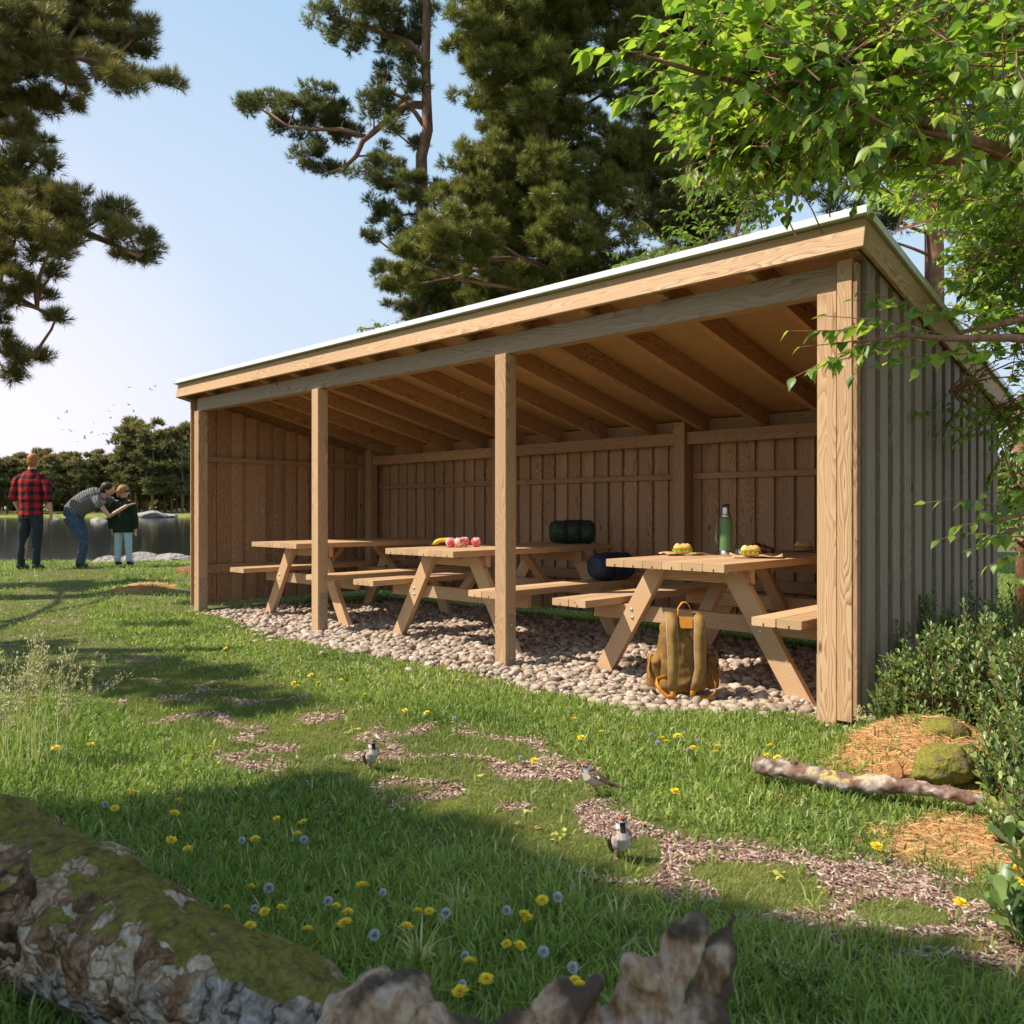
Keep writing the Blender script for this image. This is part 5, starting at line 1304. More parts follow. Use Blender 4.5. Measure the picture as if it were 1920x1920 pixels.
for lst, puff, lab, grp in ((near_y, 0, "open yellow dandelion in the shaded grass behind the log and driftwood", "yellow dandelions in the shaded foreground"),
    (mid_y, 0, "yellow dandelion in the half shaded grass above the mossy log", "yellow dandelions above the log"), (sun_y, 0, "yellow dandelion in the sunny grass along the pebble edge", "yellow dandelions along the pebbles"),
    (far_y, 0, "tiny yellow dandelion in the lawn towards the lake", "yellow dandelions far on the lawn"), (right_y, 0, "yellow dandelion at the right edge among the pine needles", "yellow dandelions at the right"),
    (near_p, 1, "grey dandelion seed head in the shaded grass behind the log and driftwood", "seed heads in the foreground"), (mid_p, 1, "grey dandelion seed head in the half shaded grass above the mossy log", "seed heads above the log"),
    (sun_p, 1, "pale dandelion seed head in the sunny grass along the pebble edge", "seed heads along the pebbles"), (far_p, 1, "pale dandelion seed head far on the lawn", "seed heads far on the lawn")):
    for qi, (px, py) in enumerate(sorted(lst)):
        k = rd.uniform(.68, 1.02); hh = .055 * k + (.012 if py > 1600 else 0.0); g = gnd(px, py, hh); src = DP if puff else DY
        if lst in (far_y, far_p) and py < 1150:
            d = 10.5 + (1138 - py) * .045; g = P((px - 960) / F * d, d, 0); 
        o = src if first[puff] else copy_tree(src); first[puff] = False
        o.location = (g.x, g.y, gz(g) + hh - .062 * k if py >= 1150 else gz(g)); o.scale = (k, k, k)
        if py < 1150: o.scale = (1.3, 1.3, 1.3)
        o.rotation_euler = (rd.uniform(-.35, .35), rd.uniform(-.35, .35), rd.uniform(0, 6.28)); tag(o, ordn(qi, len(lst)) + " " + grp, "flower", grp)
FLM = leafmat("fallen_leaf", [(0, (.45, .42, .08)), (.6, (.60, .56, .16)), (1, (.50, .24, .12))], .3)
for i, (px, py) in enumerate(sorted([(752,1505),(958,1503),(985,1508),(1000,1535),(1020,1540),(975,1530),(1045,1552),(1038,1560),(1060,1545),(670,1358),(690,1366),(1452,1623),(1460,1630),(1560,1658),(660,1362),(1300,1600),(905,1440)])):
    g = gnd(px, py); rg = np.random.default_rng(i); N = 3
    M = frames(np.stack([rg.normal(0, .3, N), rg.normal(0, .3, N), np.ones(N)], 1), scale=rg.uniform(.018, .028, N)); pos = np.stack([g.x + rg.normal(0, .008, N), g.y + rg.normal(0, .008, N), gz(g) + .012 + rg.random(N) * .006], 1) - np.array(g)[None] * 0
    pos = pos - np.array([g.x, g.y, 0]); V, T, r = scatter(LT[0], LT[1], pos, M); r[:] = (i * .37) % 1
    o = link("fallen_leaf", fastmesh("fallen_leaf", V, T, {"rnd": r}), FLM); o.location = (g.x, g.y, 0)
    tag(o, ordn(i, 17) + " small yellowish fallen leaves on the bark chips", "leaf", "fallen leaves on the bark chips")
def tuft(name, px, py, n, L, lean, label, mat, seed, w=.004, cr=.02, panicle=False):
    rg = np.random.default_rng(seed); g = gnd(px, py); z = gz(g)
    a = rg.random(n) * 2 * np.pi; x = np.cos(a) * cr * rg.random(n); y = np.sin(a) * cr * rg.random(n)
    Ls = L * rg.uniform(.6, 1.1, n); le = np.clip(rg.normal(lean, .2, n), 0, 1.2)
    V, T = blades(x, y, Ls, np.full(n, w), a, le, .5, z=np.zeros(n)); rn = np.repeat(rg.random(n), 5)
    root = empty(name, (g.x, g.y, z)); tag(root, label, "grass tuft")
    link("blades", fastmesh("blades", V, T, {"rnd": rn}), mat, root)
    if panicle:
        m = MB(); tips = V.reshape(n, 5, 3); hv_, ht, hr = [], [], 0; PV = []; PM = []
        for i in range(n):
            mid = (tips[i, 2] + tips[i, 3]) / 2; tip = tips[i, 4]
            for s in np.linspace(.15, 1, 9):
                p = mid + (tip - mid) * s; 
                for _ in range(2):
                    d = rg.normal(0, .6, 3) + np.array([0, 0, 1.1]); d /= np.linalg.norm(d); e = p + d * L * .10 * (1.15 - s * .7); m.tube([Vector(p), Vector(e)], [.0009, .0007], 3, cap=False); PV.append(e); PM.append(d)
        PV = np.array(PV); PM = np.array(PM); seed_v = np.array([(-.5, 0, 0), (.5, 0, 0), (0, .5, 0), (0, -.5, 0), (0, 0, 2.2), (0, 0, -1)]) * .0046; seed_t = np.array([(0, 2, 4), (2, 1, 4), (1, 3, 4), (3, 0, 4), (2, 0, 5), (1, 2, 5), (3, 1, 5), (0, 3, 5)])
        PV = np.concatenate([PV, PV + RNG.normal(0, .004, PV.shape), PV + RNG.normal(0, .006, PV.shape)]); PM = np.concatenate([PM] * 3)
        V2, T2, r2 = scatter(seed_v, seed_t, PV, frames(PM)); link("seeds", fastmesh("seeds", V2, T2, {"rnd": r2}), mat, root); m.build("stalks", mat, root)
    return root
tuft("grass_tuft", 25, 1430, 20, .50, .22, "tall seeding grass at the far left edge, leftmost clump", STRAW, 1, .0030, .14, True)
tuft("grass_tuft", 95, 1420, 14, .46, .28, "tall seeding grass clump leaning right near the left edge", STRAW, 2, .0030, .08, True)
tuft("grass_tuft", -60, 1490, 14, .46, .26, "tall seeding grass clump cut by the left edge above the log", STRAW, 3, .002, .10, True)
tuft("grass_tuft", 790, 1800, 26, .15, .55, "pale dry grass tuft among the foreground dandelions", STRAW, 4, .005, .02)
tuft("grass_tuft", 1160, 1720, 16, .10, .9, "flattened dry grass tuft right of the foreground dandelions", STRAW, 5, .004, .02)
tuft("grass_tuft", 860, 1690, 22, .11, .85, "flattened dry grass tuft beyond the foreground dandelions", STRAW, 6, .0035, .02)
tuft("grass_tuft", 1168, 1378, 30, .11, .75, "dry grass tuft in the sunny lawn by the pebble edge", STRAW, 7, .0035, .02)
tuft("grass_tuft", 1615, 1362, 8, .12, .4, "little seeding grass tuft at the foot of the corner post", STRAW, 8, .002, .015, True)
tuft("grass_tuft", 1250, 1830, 14, .11, .6, "pale grass tuft left of the driftwood prongs", STRAW, 9, .004, .02)
tuft("grass_tuft", 1500, 1880, 14, .12, .6, "grass tuft right of the driftwood prongs", GRASS, 10, .004, .03, True)
# ================================================================ people at the water (local x right, y away, z up)
SKIN = plain("skin", (.60, .36, .26), .5, .4, vary=.06, sc=30)
def cloth(name, c, vary=.2, sc=20, bump=.4): return plain(name, c, .85, .15, vary=vary, sc=sc, bump=bump)
def person(loc, label, parts, eyes=None):
    """parts: name -> (tubes/balls, voxel, smooth, material)"""
    root = empty("person", loc, RZV); tag(root, label, "person", None)
    for nm, prims, vox, sm, mat in parts:
        m = MB()
        for p in prims:
            if p[0] == 't': m.tube(p[1], p[2], 14, flat=p[3] if len(p) > 3 else None)
            else: m.ball(p[1], p[2], 14, 10)
        def wr(co, no, s=len(prims)): return n3(co, 13, s, 2) * (.006 if nm not in ("body", "hair") else .0)
        link(nm, solid(nm, m, vox, sm, None, wr if nm not in ("body",) else None), mat, root)
    return root
def hand(prims, w, d, palm=.085, side=1, curl=.3, k=1.0):
    """palm and five fingers from wrist w pointing along d"""
    w = Vector(w); d = Vector(d).normalized(); u = Vector((0, 1, 0)).cross(d)
    u = u.normalized() if u.length > .1 else Vector((1, 0, 0)); n = d.cross(u)
    prims.append(('t', [w, w + d * palm * .5 * k, w + d * palm * k], [.026 * k, .034 * k, .030 * k], .6))
    for i, (o, L) in enumerate(((-.027, .060), (-.009, .072), (.009, .068), (.026, .052))):
        b = w + d * palm * .9 * k + n * o * k; t1 = b + d * L * .55 * k; t2 = t1 + (d * (1 - curl) + u * curl * side).normalized() * L * .45 * k
        prims.append(('t', [b - d * .02, t1, t2], [.0098 * k, .0088 * k, .0070 * k]))
    b = w + d * .025 * k - n * .025 * k; prims.append(('t', [b, b - n * .028 * k + d * .03 * k, b - n * .032 * k + d * .06 * k], [.013 * k, .0105 * k, .008 * k]))
# --- man in the red plaid shirt
PL = NT("red_plaid", .85, .15); sp = PL.n("ShaderNodeSeparateXYZ"); PL.l(PL.obj(), sp.inputs[0])
def band(axis, per): return PL.math('GREATER_THAN', PL.math('FRACT', PL.math('MULTIPLY', PL.math('ADD', axis, 5.02), 1 / per)), .5)
bs = PL.math('ADD', band(sp.outputs[0], .125), band(sp.outputs[2], .125))
PL.col(PL.ramp(PL.math('MULTIPLY', bs, .5), [(0, (.50, .022, .028)), (.25, (.17, .020, .024)), (.75, (.022, .020, .024))], 'CONSTANT')); PL.bump(PL.noise(PL.obj(), 25, 3), .4, .004)
BLKJ = cloth("black_jeans", (.035, .040, .048)); BLUJ = cloth("blue_jeans", (.065, .095, .145), .35); PALJ = cloth("pale_jeans", (.42, .52, .60), .12)
SHOE = plain("dark_boot", (.02, .02, .024), .5); HAIRO = plain("ginger_hair", (.42, .15, .035), .6, vary=.4, sc=60, bump=.5); HAIRD = plain("dark_brown_hair", (.045, .018, .012), .5, vary=.4, sc=60, bump=.5)
body = [('t', [(0, 0, .86), (0, 0, 1.05), (0, 0, 1.25), (0, .01, 1.42), (0, .01, 1.50)], [.105, .10, .115, .115, .07], 1.5),
        ('t', [(0, .0, 1.46), (.02, .0, 1.60), (.03, .01, 1.66)], [.062, .054, .058]), ('b', (.035, .015, 1.70), (.076, .095, .112)), ('b', (.035, .115, 1.685), (.014, .018, .02)),
        ('b', (-.042, .01, 1.69), (.012, .02, .03)), ('b', (.112, .01, 1.69), (.012, .02, .03)),
        ('t', [(-.08, 0, .86), (-.10, .01, .44), (-.155, 0, .08)], [.085, .056, .042]), ('t', [(.08, 0, .86), (.10, .01, .44), (.085, 0, .08)], [.085, .056, .042]),
        ('t', [(-.185, 0, 1.44), (-.27, -.02, 1.12), (-.20, .06, .90)], [.050, .040, .030]), ('t', [(.205, 0, 1.44), (.285, -.02, 1.13), (.30, .03, .86)], [.050, .040, .029])]
hand(body, (-.20, .06, .90), (.5, .3, -.8), side=1); hand(body, (.30, .03, .86), (-.12, .1, -1), side=-1, curl=.45)
shirt = [('t', [(0, 0, .84), (0, 0, 1.0), (0, 0, 1.2), (0, .01, 1.38), (.01, .01, 1.48), (.02, 0, 1.535)], [.128, .122, .135, .138, .10, .068], 1.45),
         ('t', [(-.13, 0, 1.47), (-.215, 0, 1.40), (-.275, -.02, 1.13), (-.262, .0, 1.07)], [.06, .068, .060, .055]), ('t', [(.15, 0, 1.47), (.235, 0, 1.40), (.29, -.02, 1.13), (.296, 0, 1.06)], [.06, .068, .060, .056]),
         ('t', [(.02, 0, 1.51), (.025, .0, 1.575)], [.070, .064])]
tr = [('t', [(0, 0, .93), (0, 0, .80)], [.118, .118], 1.40), ('t', [(-.085, 0, .86), (-.10, -.01, .62), (-.125, 0, .44), (-.15, -.01, .25), (-.158, 0, .07)], [.100, .088, .068, .062, .058]), ('t', [(.085, 0, .86), (.10, -.01, .62), (.095, 0, .44), (.085, -.01, .25), (.085, 0, .07)], [.100, .088, .068, .062, .058])]
shoe = lambda x, y, z=.0: ('t', [(x, y - .06, z + .045), (x, y + .03, z + .05), (x, y + .15, z + .032), (x, y + .2, z + .028)], [.042, .048, .042, .026])
l1 = P(-(960 - 58) / F * 12.95, 12.95); l1.z = gz(l1) + .0
pr = person(l1, "man in red and black plaid shirt and dark jeans standing at the far left",
       [("body", body, .010, 3, SKIN), ("shirt", shirt, .011, 3, PL.m), ("trousers", tr, .011, 3, BLKJ), ("shoe", [shoe(-.165, 0)], .01, 2, SHOE), ("shoe", [shoe(.085, 0)], .01, 2, SHOE),
        ("hair", [('b', (.035, -.006, 1.735), (.084, .098, .092)), ('b', (.035, -.03, 1.69), (.080, .075, .085))], .009, 2, HAIRO)])
# --- bending man in the striped t-shirt
ST = NT("striped_tee", .85, .15); sp = ST.n("ShaderNodeSeparateXYZ"); ST.l(ST.obj(), sp.inputs[0])
q = ST.math('ADD', ST.math('MULTIPLY', sp.outputs[0], .80), ST.math('MULTIPLY', sp.outputs[2], .45))
ST.col(ST.ramp(ST.math('FRACT', ST.math('MULTIPLY', q, 28)), [(0, (.20, .19, .18)), (.58, (.075, .073, .075))], 'CONSTANT')); ST.bump(ST.noise(ST.obj(), 25, 3), .4, .004)
body = [('t', [(-.14, 0, .84), (-.05, .02, .96), (.10, .04, 1.06), (.26, .05, 1.13), (.33, .05, 1.15)], [.115, .115, .125, .12, .08], 1.25),
        ('t', [(.31, .05, 1.15), (.36, .06, 1.21)], [.060, .057]), ('b', (.405, .08, 1.26), (.088, .080, .105)), ('b', (.490, .11, 1.225), (.018, .014, .018)), ('b', (.40, -.005, 1.245), (.02, .012, .03)),
        ('t', [(-.13, -.06, .82), (.06, -.04, .42), (-.0, -.06, .08)], [.10, .062, .045]), ('t', [(-.12, .09, .82), (-.03, .16, .42), (-.07, .12, .08)], [.10, .062, .045]),
        ('t', [(.30, -.10, 1.08), (.50, -.10, .83), (.74, .0, 1.0)], [.052, .040, .030]), ('t', [(.32, .2, 1.10), (.45, .28, 1.05), (.60, .22, 1.07)], [.050, .038, .030])]
hand(body, (.74, .0, 1.0), (.85, .1, .25), side=1, curl=.1); hand(body, (.60, .22, 1.07), (1, -.2, 0), side=1, curl=.2)
tee = [('t', [(-.13, 0, .88), (-.05, .02, .98), (.10, .04, 1.08), (.24, .05, 1.14), (.33, .05, 1.165)], [.130, .138, .145, .138, .085], 1.25),
       ('t', [(.27, -.06, 1.12), (.33, -.11, 1.05), (.385, -.115, .975)], [.07, .070, .064]), ('t', [(.27, .16, 1.12), (.34, .21, 1.09), (.40, .25, 1.07)], [.07, .068, .062])]
tr = [('t', [(-.09, .01, .91), (-.16, .01, .80)], [.135, .135], 1.2), ('t', [(-.14, -.07, .82), (-.02, -.06, .62), (.075, -.05, .42), (.05, -.05, .25), (.0, -.06, .05)], [.118, .100, .078, .066, .062]), ('t', [(-.13, .09, .82), (-.07, .14, .60), (-.03, .16, .42), (-.05, .14, .22), (-.07, .12, .05)], [.115, .095, .074, .064, .058])]
l2 = P(-(960 - 152) / F * 13.2, 13.2); l2.z = gz(l2)
person(l2, "man in a grey striped t-shirt and blue jeans bending down to the child and pointing",
       [("body", body, .010, 3, SKIN), ("shirt", tee, .011, 3, ST.m), ("trousers", tr, .011, 3, BLUJ), ("shoe", [shoe(.01, -.06)], .01, 2, SHOE), ("shoe", [shoe(-.07, .12)], .01, 2, SHOE),
        ("hair", [('b', (.385, .06, 1.30), (.098, .092, .085)), ('b', (.355, .05, 1.265), (.075, .085, .085))], .009, 2, HAIRD)])
# --- child in the green jacket
body = [('t', [(0, 0, .60), (0, 0, .8), (0, 0, 1.0), (0, 0, 1.04)], [.085, .085, .09, .05], 1.4), ('t', [(0, 0, 1.0), (0, 0, 1.12)], [.042, .040]), ('b', (.005, .01, 1.185), (.074, .088, .098)), ('b', (.07, .07, 1.165), (.012, .014, .014)),
        ('t', [(-.06, 0, .60), (-.08, .01, .32), (-.095, 0, .06)], [.065, .045, .035]), ('t', [(.06, 0, .60), (.08, .01, .32), (.095, 0, .06)], [.065, .045, .035]),
        ('t', [(-.14, 0, .98), (-.19, -.01, .75), (-.185, .03, .56)], [.038, .030, .023]), ('t', [(.14, 0, .98), (.19, -.01, .75), (.185, .03, .56)], [.038, .030, .023])]
hand(body, (-.185, .03, .56), (0, .1, -1), .06, 1, .4, .8); hand(body, (.185, .03, .56), (0, .1, -1), .06, -1, .4, .8)
jk = [('t', [(0, 0, .53), (0, 0, .66), (0, 0, .85), (0, 0, .98), (0, 0, 1.045)], [.110, .112, .108, .100, .060], 1.45), ('t', [(0, -.01, 1.02), (0, -.01, 1.085)], [.062, .055]),
      ('t', [(-.10, 0, 1.01), (-.155, 0, .95), (-.20, -.02, .75), (-.195, .01, .59)], [.045, .054, .050, .040]), ('t', [(.10, 0, 1.01), (.155, 0, .95), (.20, -.02, .75), (.195, .01, .59)], [.045, .054, .050, .040])]
tr = [('t', [(0, 0, .66), (0, 0, .56)], [.088, .088], 1.35), ('t', [(-.065, 0, .60), (-.08, 0, .34), (-.095, 0, .06)], [.076, .056, .047]), ('t', [(.065, 0, .60), (.085, 0, .34), (.10, 0, .06)], [.076, .056, .047])]
sho = lambda x: ('t', [(x, -.04, .035), (x, .03, .04), (x, .12, .025)], [.032, .036, .028])
l3 = P(-(960 - 231) / F * 13.3, 13.3); l3.z = gz(l3) + .03
JKM = cloth("dark_green_jacket", (.016, .030, .018), .25); KH = plain("light_brown_hair", (.36, .17, .06), .6, vary=.4, sc=60, bump=.5)
person(l3, "child in dark green jacket and pale jeans with tied ginger hair, seen from behind",
       [("body", body, .008, 3, SKIN), ("jacket", jk, .009, 3, JKM), ("trousers", tr, .009, 3, PALJ), ("shoe", [sho(-.095)], .008, 2, SHOE), ("shoe", [sho(.10)], .008, 2, SHOE),
        ("hair", [('b', (.0, -.012, 1.215), (.084, .092, .086)), ('t', [(-.01, -.08, 1.23), (-.02, -.125, 1.19), (-.03, -.11, 1.09)], [.03, .038, .012])], .008, 2, KH),
        ("headband", [('t', [(.055 * math.cos(a) * 1.5 , .01 + .09 * math.sin(a), 1.20 + .02 * math.sin(a)) for a in (-1.0, -.5, 0, .5, 1.0)], [.018] * 5)], .007, 1, plain("navy_fabric", (.03, .035, .09), .7))])

# ================================================================ backpack
CANV = vcol_mat("khaki_canvas", .9, .12, 45, .22, .35, .004); ORL = plain("orange_leather", (.62, .22, .015), .45, .4, vary=.1, sc=40, bump=.15); PIPE = plain("mauve_piping", (.36, .24, .20), .7)
bp = P(.2068 * 4.58, 4.58, 0); bp.z = gz(bp) + .02
root = empty("backpack", bp, RZV - .05); root.scale = (.93, 1, 1.02); tag(root, "khaki canvas backpack with orange leather straps standing on the pebbles by the nearest table", "backpack")
kh = np.array([.235, .125, .038])
cf = lambda co, no: np.tile(kh, (len(co), 1)) * (1 + .35 * n3(co, 9, 2, 2))[:, None]
def sbox(m, c, h, k=5, e=.06):     # soft box made of overlapping fat tubes
    cx, cy, cz = c; r = h[1]
    for i in range(k):
        x = cx - h[0] + r * .9 + (2 * h[0] - 1.8 * r) * i / (k - 1); zt = cz + h[2] - (e if i in (0, k - 1) else 0)
        m.tube([(x, cy, cz - h[2]), (x, cy, cz), (x, cy, zt)], [r, r, r * .9], 14)
m = MB(); sbox(m, (0, 0, .215), (.145, .085, .17), 5); sbox(m, (0, .0, .36), (.135, .07, .06), 5, .03); m.ball((0, 0, .07), (.16, .10, .07))
link("body", solid("body", m, .008, 8, cf, lambda c, n: n3(c, 11, 4, 2) * .010), CANV, root)
for s in (-1, 1):
    m = MB(); sbox(m, (s * .155, .005, .13), (.045, .055, .085), 3, .02); m.ball((s * .16, .0, .19), (.05, .06, .035))
    po = link("side_pocket", solid("side_pocket", m, .007, 5, cf, lambda c, n: n3(c, 14, 7, 2) * .008), CANV, root)
    m = MB(); pts = [(s * .19, -.02, .235), (s * .208, -.04, .16), (s * .205, -.06, .10)]
    for a, b in zip(pts[:-1], pts[1:]): m.beam(a, b, .004, .016, up=(0, 1, 0), ch=.001)
    m.build("pocket_strap", ORL, root)
def ribbon(m, pts, w, th=.005, ex=(1, 0, 0)):
    ex = Vector(ex); vs = []; n = len(pts)
    for i, p in enumerate(pts):
        p = Vector(p); t = (Vector(pts[min(i + 1, n - 1)]) - Vector(pts[max(0, i - 1)])).normalized(); x = (ex - t * ex.dot(t)).normalized(); nn = x.cross(t) * th / 2
        ww = w[i] if isinstance(w, (list, tuple)) else w
        vs += [p - x * ww / 2 - nn, p + x * ww / 2 - nn, p + x * ww / 2 + nn, p - x * ww / 2 + nn]
    fs = [[4 * i + j, 4 * i + (j + 1) % 4, 4 * i + 4 + (j + 1) % 4, 4 * i + 4 + j] for i in range(n - 1) for j in range(4)] + [[3, 2, 1, 0], [4 * n - 4, 4 * n - 3, 4 * n - 2, 4 * n - 1]]
    m._add(vs, fs, sm=True)
SC = NT("strap_canvas", .9, .12); SC.col(SC.ramp(SC.noise(SC.obj(), 18, 4), [(.3, (.21, .12, .032)), (.7, (.36, .22, .070))])); SC.bump(SC.noise(SC.obj(), 200, 2), .3, .002)
for s, xs in ((-1, [-.078, -.08, -.078, -.076, -.076, -.078, -.080]), (1, [.083, .082, .080, .078, .080, .062, .045])):
    zs = [.435, .40, .33, .25, .17, .10, .05]; ys = [-.055, -.098, -.112, -.118, -.122, -.128, -.125]
    ctr = [(xs[i], ys[i] - .006 * math.sin(i * 1.9), zs[i]) for i in range(7)]; ctr = [(xs[0], .0, .445)] + ctr
    ww = [.058, .060, .060, .060, .058, .055, .050, .036]
    m = MB(); ribbon(m, ctr, ww, .014); st = m.build("shoulder_strap", SC.m, root)
    for e in (-1, 1):
        m = MB(); m.tube([(c[0] + e * w / 2, c[1] - .002, c[2]) for c, w in zip(ctr, ww)], .0048, 6); m.build("piping", PIPE, st)
    m = MB(); b0 = ctr[-1]
    if s < 0: ribbon(m, [(b0[0], b0[1] - .001, .062), (b0[0] + .004, b0[1] - .006, .03), (b0[0] + .002, b0[1] - .012, .002)], [.034, .032, .026], .004)
    else: ribbon(m, [(b0[0], b0[1] - .001, .062), (b0[0] - .008, b0[1] - .006, .04), (b0[0] - .016, b0[1] - .010, .018)], [.034, .030, .018], .004)
    m.build("leather_end", ORL, st)
    m = MB()
    if s < 0: ribbon(m, [(-.10, -.085, .105), (-.13, -.10, .115), (-.165, -.11, .105), (-.172, -.12, .08), (-.15, -.13, .05), (-.11, -.137, .018), (-.085, -.138, .004)], .020, .0035, (.3, .3, 1))
    else: ribbon(m, [(.165, -.05, .12), (.178, -.08, .08), (.172, -.10, .04), (.15, -.11, .016), (.12, -.115, .008), (.08, -.112, .012)], .020, .0035, (.2, .6, .5))
    m.build("loose_strap", ORL, root)
m = MB(); ribbon(m, [(.006 - .045, -.06, .43), (-.035, -.04, .475), (-.012, -.035, .505), (.010, -.035, .508), (.030, -.04, .49), (.052, -.06, .43)], .020, .004, (0, 1, .2)); m.build("carry_handle", ORL, root)
m = MB(); m.board((.004, -.094, .405), (.075, .004, .062), 0, .001, rot=Matrix.Rotation(-.28, 3, 'X')); m.build("leather_patch", ORL, root)

# ================================================================ things on the tables
# flask
GRN = plain("green_enamel", (.095, .20, .085), .38, .5, vary=.05); DKP = plain("dark_plastic", (.035, .04, .05), .4)
BSTEEL = plain("brushed_steel", (.66, .65, .64), .28, metal=1, vary=.05, sc=80)
fl = P(.2590 * 5.31, 5.31, .7225); root = empty("vacuum_flask", fl, RZV); tag(root, "tall green vacuum flask with steel base and neck on the nearest table", "flask")
m = MB(); m.lathe([(.0395, .034), (.0405, .037), (.0405, .225), (.039, .238), (.034, .248), (.032, .250)], k=32); m.build("body", GRN, root)
m = MB(); m.lathe([(.039, 0), (.0402, .002), (.0402, .034)], k=32); m.build("base", BSTEEL, root)
m = MB(); m.lathe([(.0325, .2505), (.0325, .262), (.028, .264), (.0265, .268), (.0225, .308), (.022, .312)], k=28); m.build("neck", BSTEEL, root)
m = MB(); m.lathe([(.0225, .3125), (.0235, .314), (.0235, .330), (.022, .333), (.0001, .334)], k=24); m.build("stopper", DKP, root)
m = MB(); m.tube([(-.040, 0, .205), (-.054, 0, .208), (-.061, 0, .190), (-.063, 0, .14), (-.061, 0, .095), (-.054, 0, .075), (-.040, 0, .085)], [.0045, .0045, .005, .005, .005, .0045, .0045], 8); m.build("handle", GRN, root)
cp = P(.2755 * 5.36, 5.36, .7225); root = empty("cup", cp); tag(root, "small steel cup with a green rim beside the green flask", "cup")
m = MB(); m.lathe([(.026, 0), (.027, .002), (.031, .055)], k=28); m.build("body", BSTEEL, root); m = MB(); m.lathe([(.032, .055), (.034, .058), (.034, .066), (.032, .070), (.028, .068), (.027, .055)], k=28); m.build("rim", GRN, root)
# sandwiches
BUN = NT("bread_roll", .6, .3); BUN.col(BUN.ramp(BUN.noise(BUN.obj(), 30, 3), [(.3, (.62, .34, .08)), (.6, (.78, .52, .17)), (.8, (.82, .62, .30))])); BUN.b.inputs["Subsurface Weight"].default_value = .0
LET = leafmat("lettuce", [(0, (.16, .36, .03)), (1, (.36, .55, .08))], .3); PAP = plain("brown_paper", (.56, .34, .18), .8, vary=.15, sc=20)
def sandwich(c, w, rz, label, kk=1.0):
    root = empty("sandwich", c, rz); root.scale = (1, 1, 1.3); tag(root, label, "sandwich", "sandwiches on the nearest table")
    m = MB(); m.ball((0, 0, .014), (w / 2, w * .36, .012), 20, 10); link("bottom_bun", solid("bottom_bun", m, .004, 2, None, lambda q, n: n3(q, 40, 1) * .002), BUN.m, root)
    m = MB(); m.ball((0, 0, .034), (w / 2, w * .36, .017), 20, 10)
    for x in (-.25, .0, .25): m.ball((x * w, 0, .038), (w * .2, w * .27, .017), 14, 8)
    link("top_bun", solid("top_bun", m, .004, 2, None, lambda q, n: n3(q, 40, 2) * .003), BUN.m, root)
    V = []; T = []; n = 44; rg = np.random.default_rng(int(w * 1e4))
    for i in range(n):
        a = 2 * math.pi * i / n; r1 = 1.02 + .10 * rg.random(); V += [(math.cos(a) * w * .40, math.sin(a) * w * .28, .024), (math.cos(a) * w * .5 * r1, math.sin(a) * w * .37 * r1, .024 + .007 * math.sin(i * 2.1) - .003)]
    for i in range(n): a = 2 * i; b = (2 * i + 2) % (2 * n); T += [(a, a + 1, b + 1), (a, b + 1, b)]
    link("lettuce", fastmesh("lettuce", V, T, {"rnd": rg.random(len(V))}), LET, root)
    m = MB(); m.lathe([(.0001, .023), (w * .40, .022), (w * .42, .025), (w * .40, .029), (.0001, .030)], sc=(1, .72, 1)); m.build("cheese", plain("cheese_slice", (.80, .55, .12), .5), root)
def paper(c, w, d, rz, label, seed):
    n = 14; rg = np.random.default_rng(seed); xs = np.linspace(-1, 1, n); X, Y = np.meshgrid(xs, xs); e = np.maximum(np.abs(X), np.abs(Y))
    Z = .0025 + .026 * np.clip(e - .55, 0, 1) ** 1.3 * 2 * (vnoise(X * 1.8 + seed, Y * 1.8, seed) ** 1.4) * 1.6 + .004 * vnoise(X * 4, Y * 4, seed + 3)
    k = 1 + .12 * (vnoise(np.arctan2(Y, X) * 2.2, e * 0, seed) - .5)
    V = np.stack([X * w / 2 * k, Y * d / 2 * k, Z], -1).reshape(-1, 3); i = np.arange(n - 1)[:, None] * n + np.arange(n - 1)[None]; T = np.stack([i, i + 1, i + n + 1, i + n], -1).reshape(-1, 4)
    o = link("wrapping_paper", fastmesh("wrapping_paper", V, T), PAP); o.location = c; o.rotation_euler.z = rz; s = o.modifiers.new("thick", 'SOLIDIFY'); s.thickness = .0008
    tag(o, label, "paper")
c1 = P(.2068 * 5.42, 5.42, .7228); paper(c1, .27, .20, RZV + .2, "crumpled brown paper under the sandwich left of the flask", 2); sandwich(c1 + Vector((0, 0, .004)), .125, RZV, "sandwich on crumpled paper left of the green flask")
c2 = P(.2890 * 5.12, 5.12, .7228); paper(c2 + Vector((.04, .0, 0)), .30, .19, RZV - .2, "crumpled brown paper under the sandwich right of the flask", 5); sandwich(c2 + Vector((0, 0, .004)), .130, RZV + .1, "sandwich with green lettuce in front of the small cup")
c3 = S(1.02, 1.72, .7228); paper(c3, .26, .2, .3, "brown paper under the shaded sandwich at the back of the nearest table", 7); sandwich(c3 + Vector((0, 0, .004)), .13, RZV, "shaded sandwich at the back of the nearest table beside the corner post")
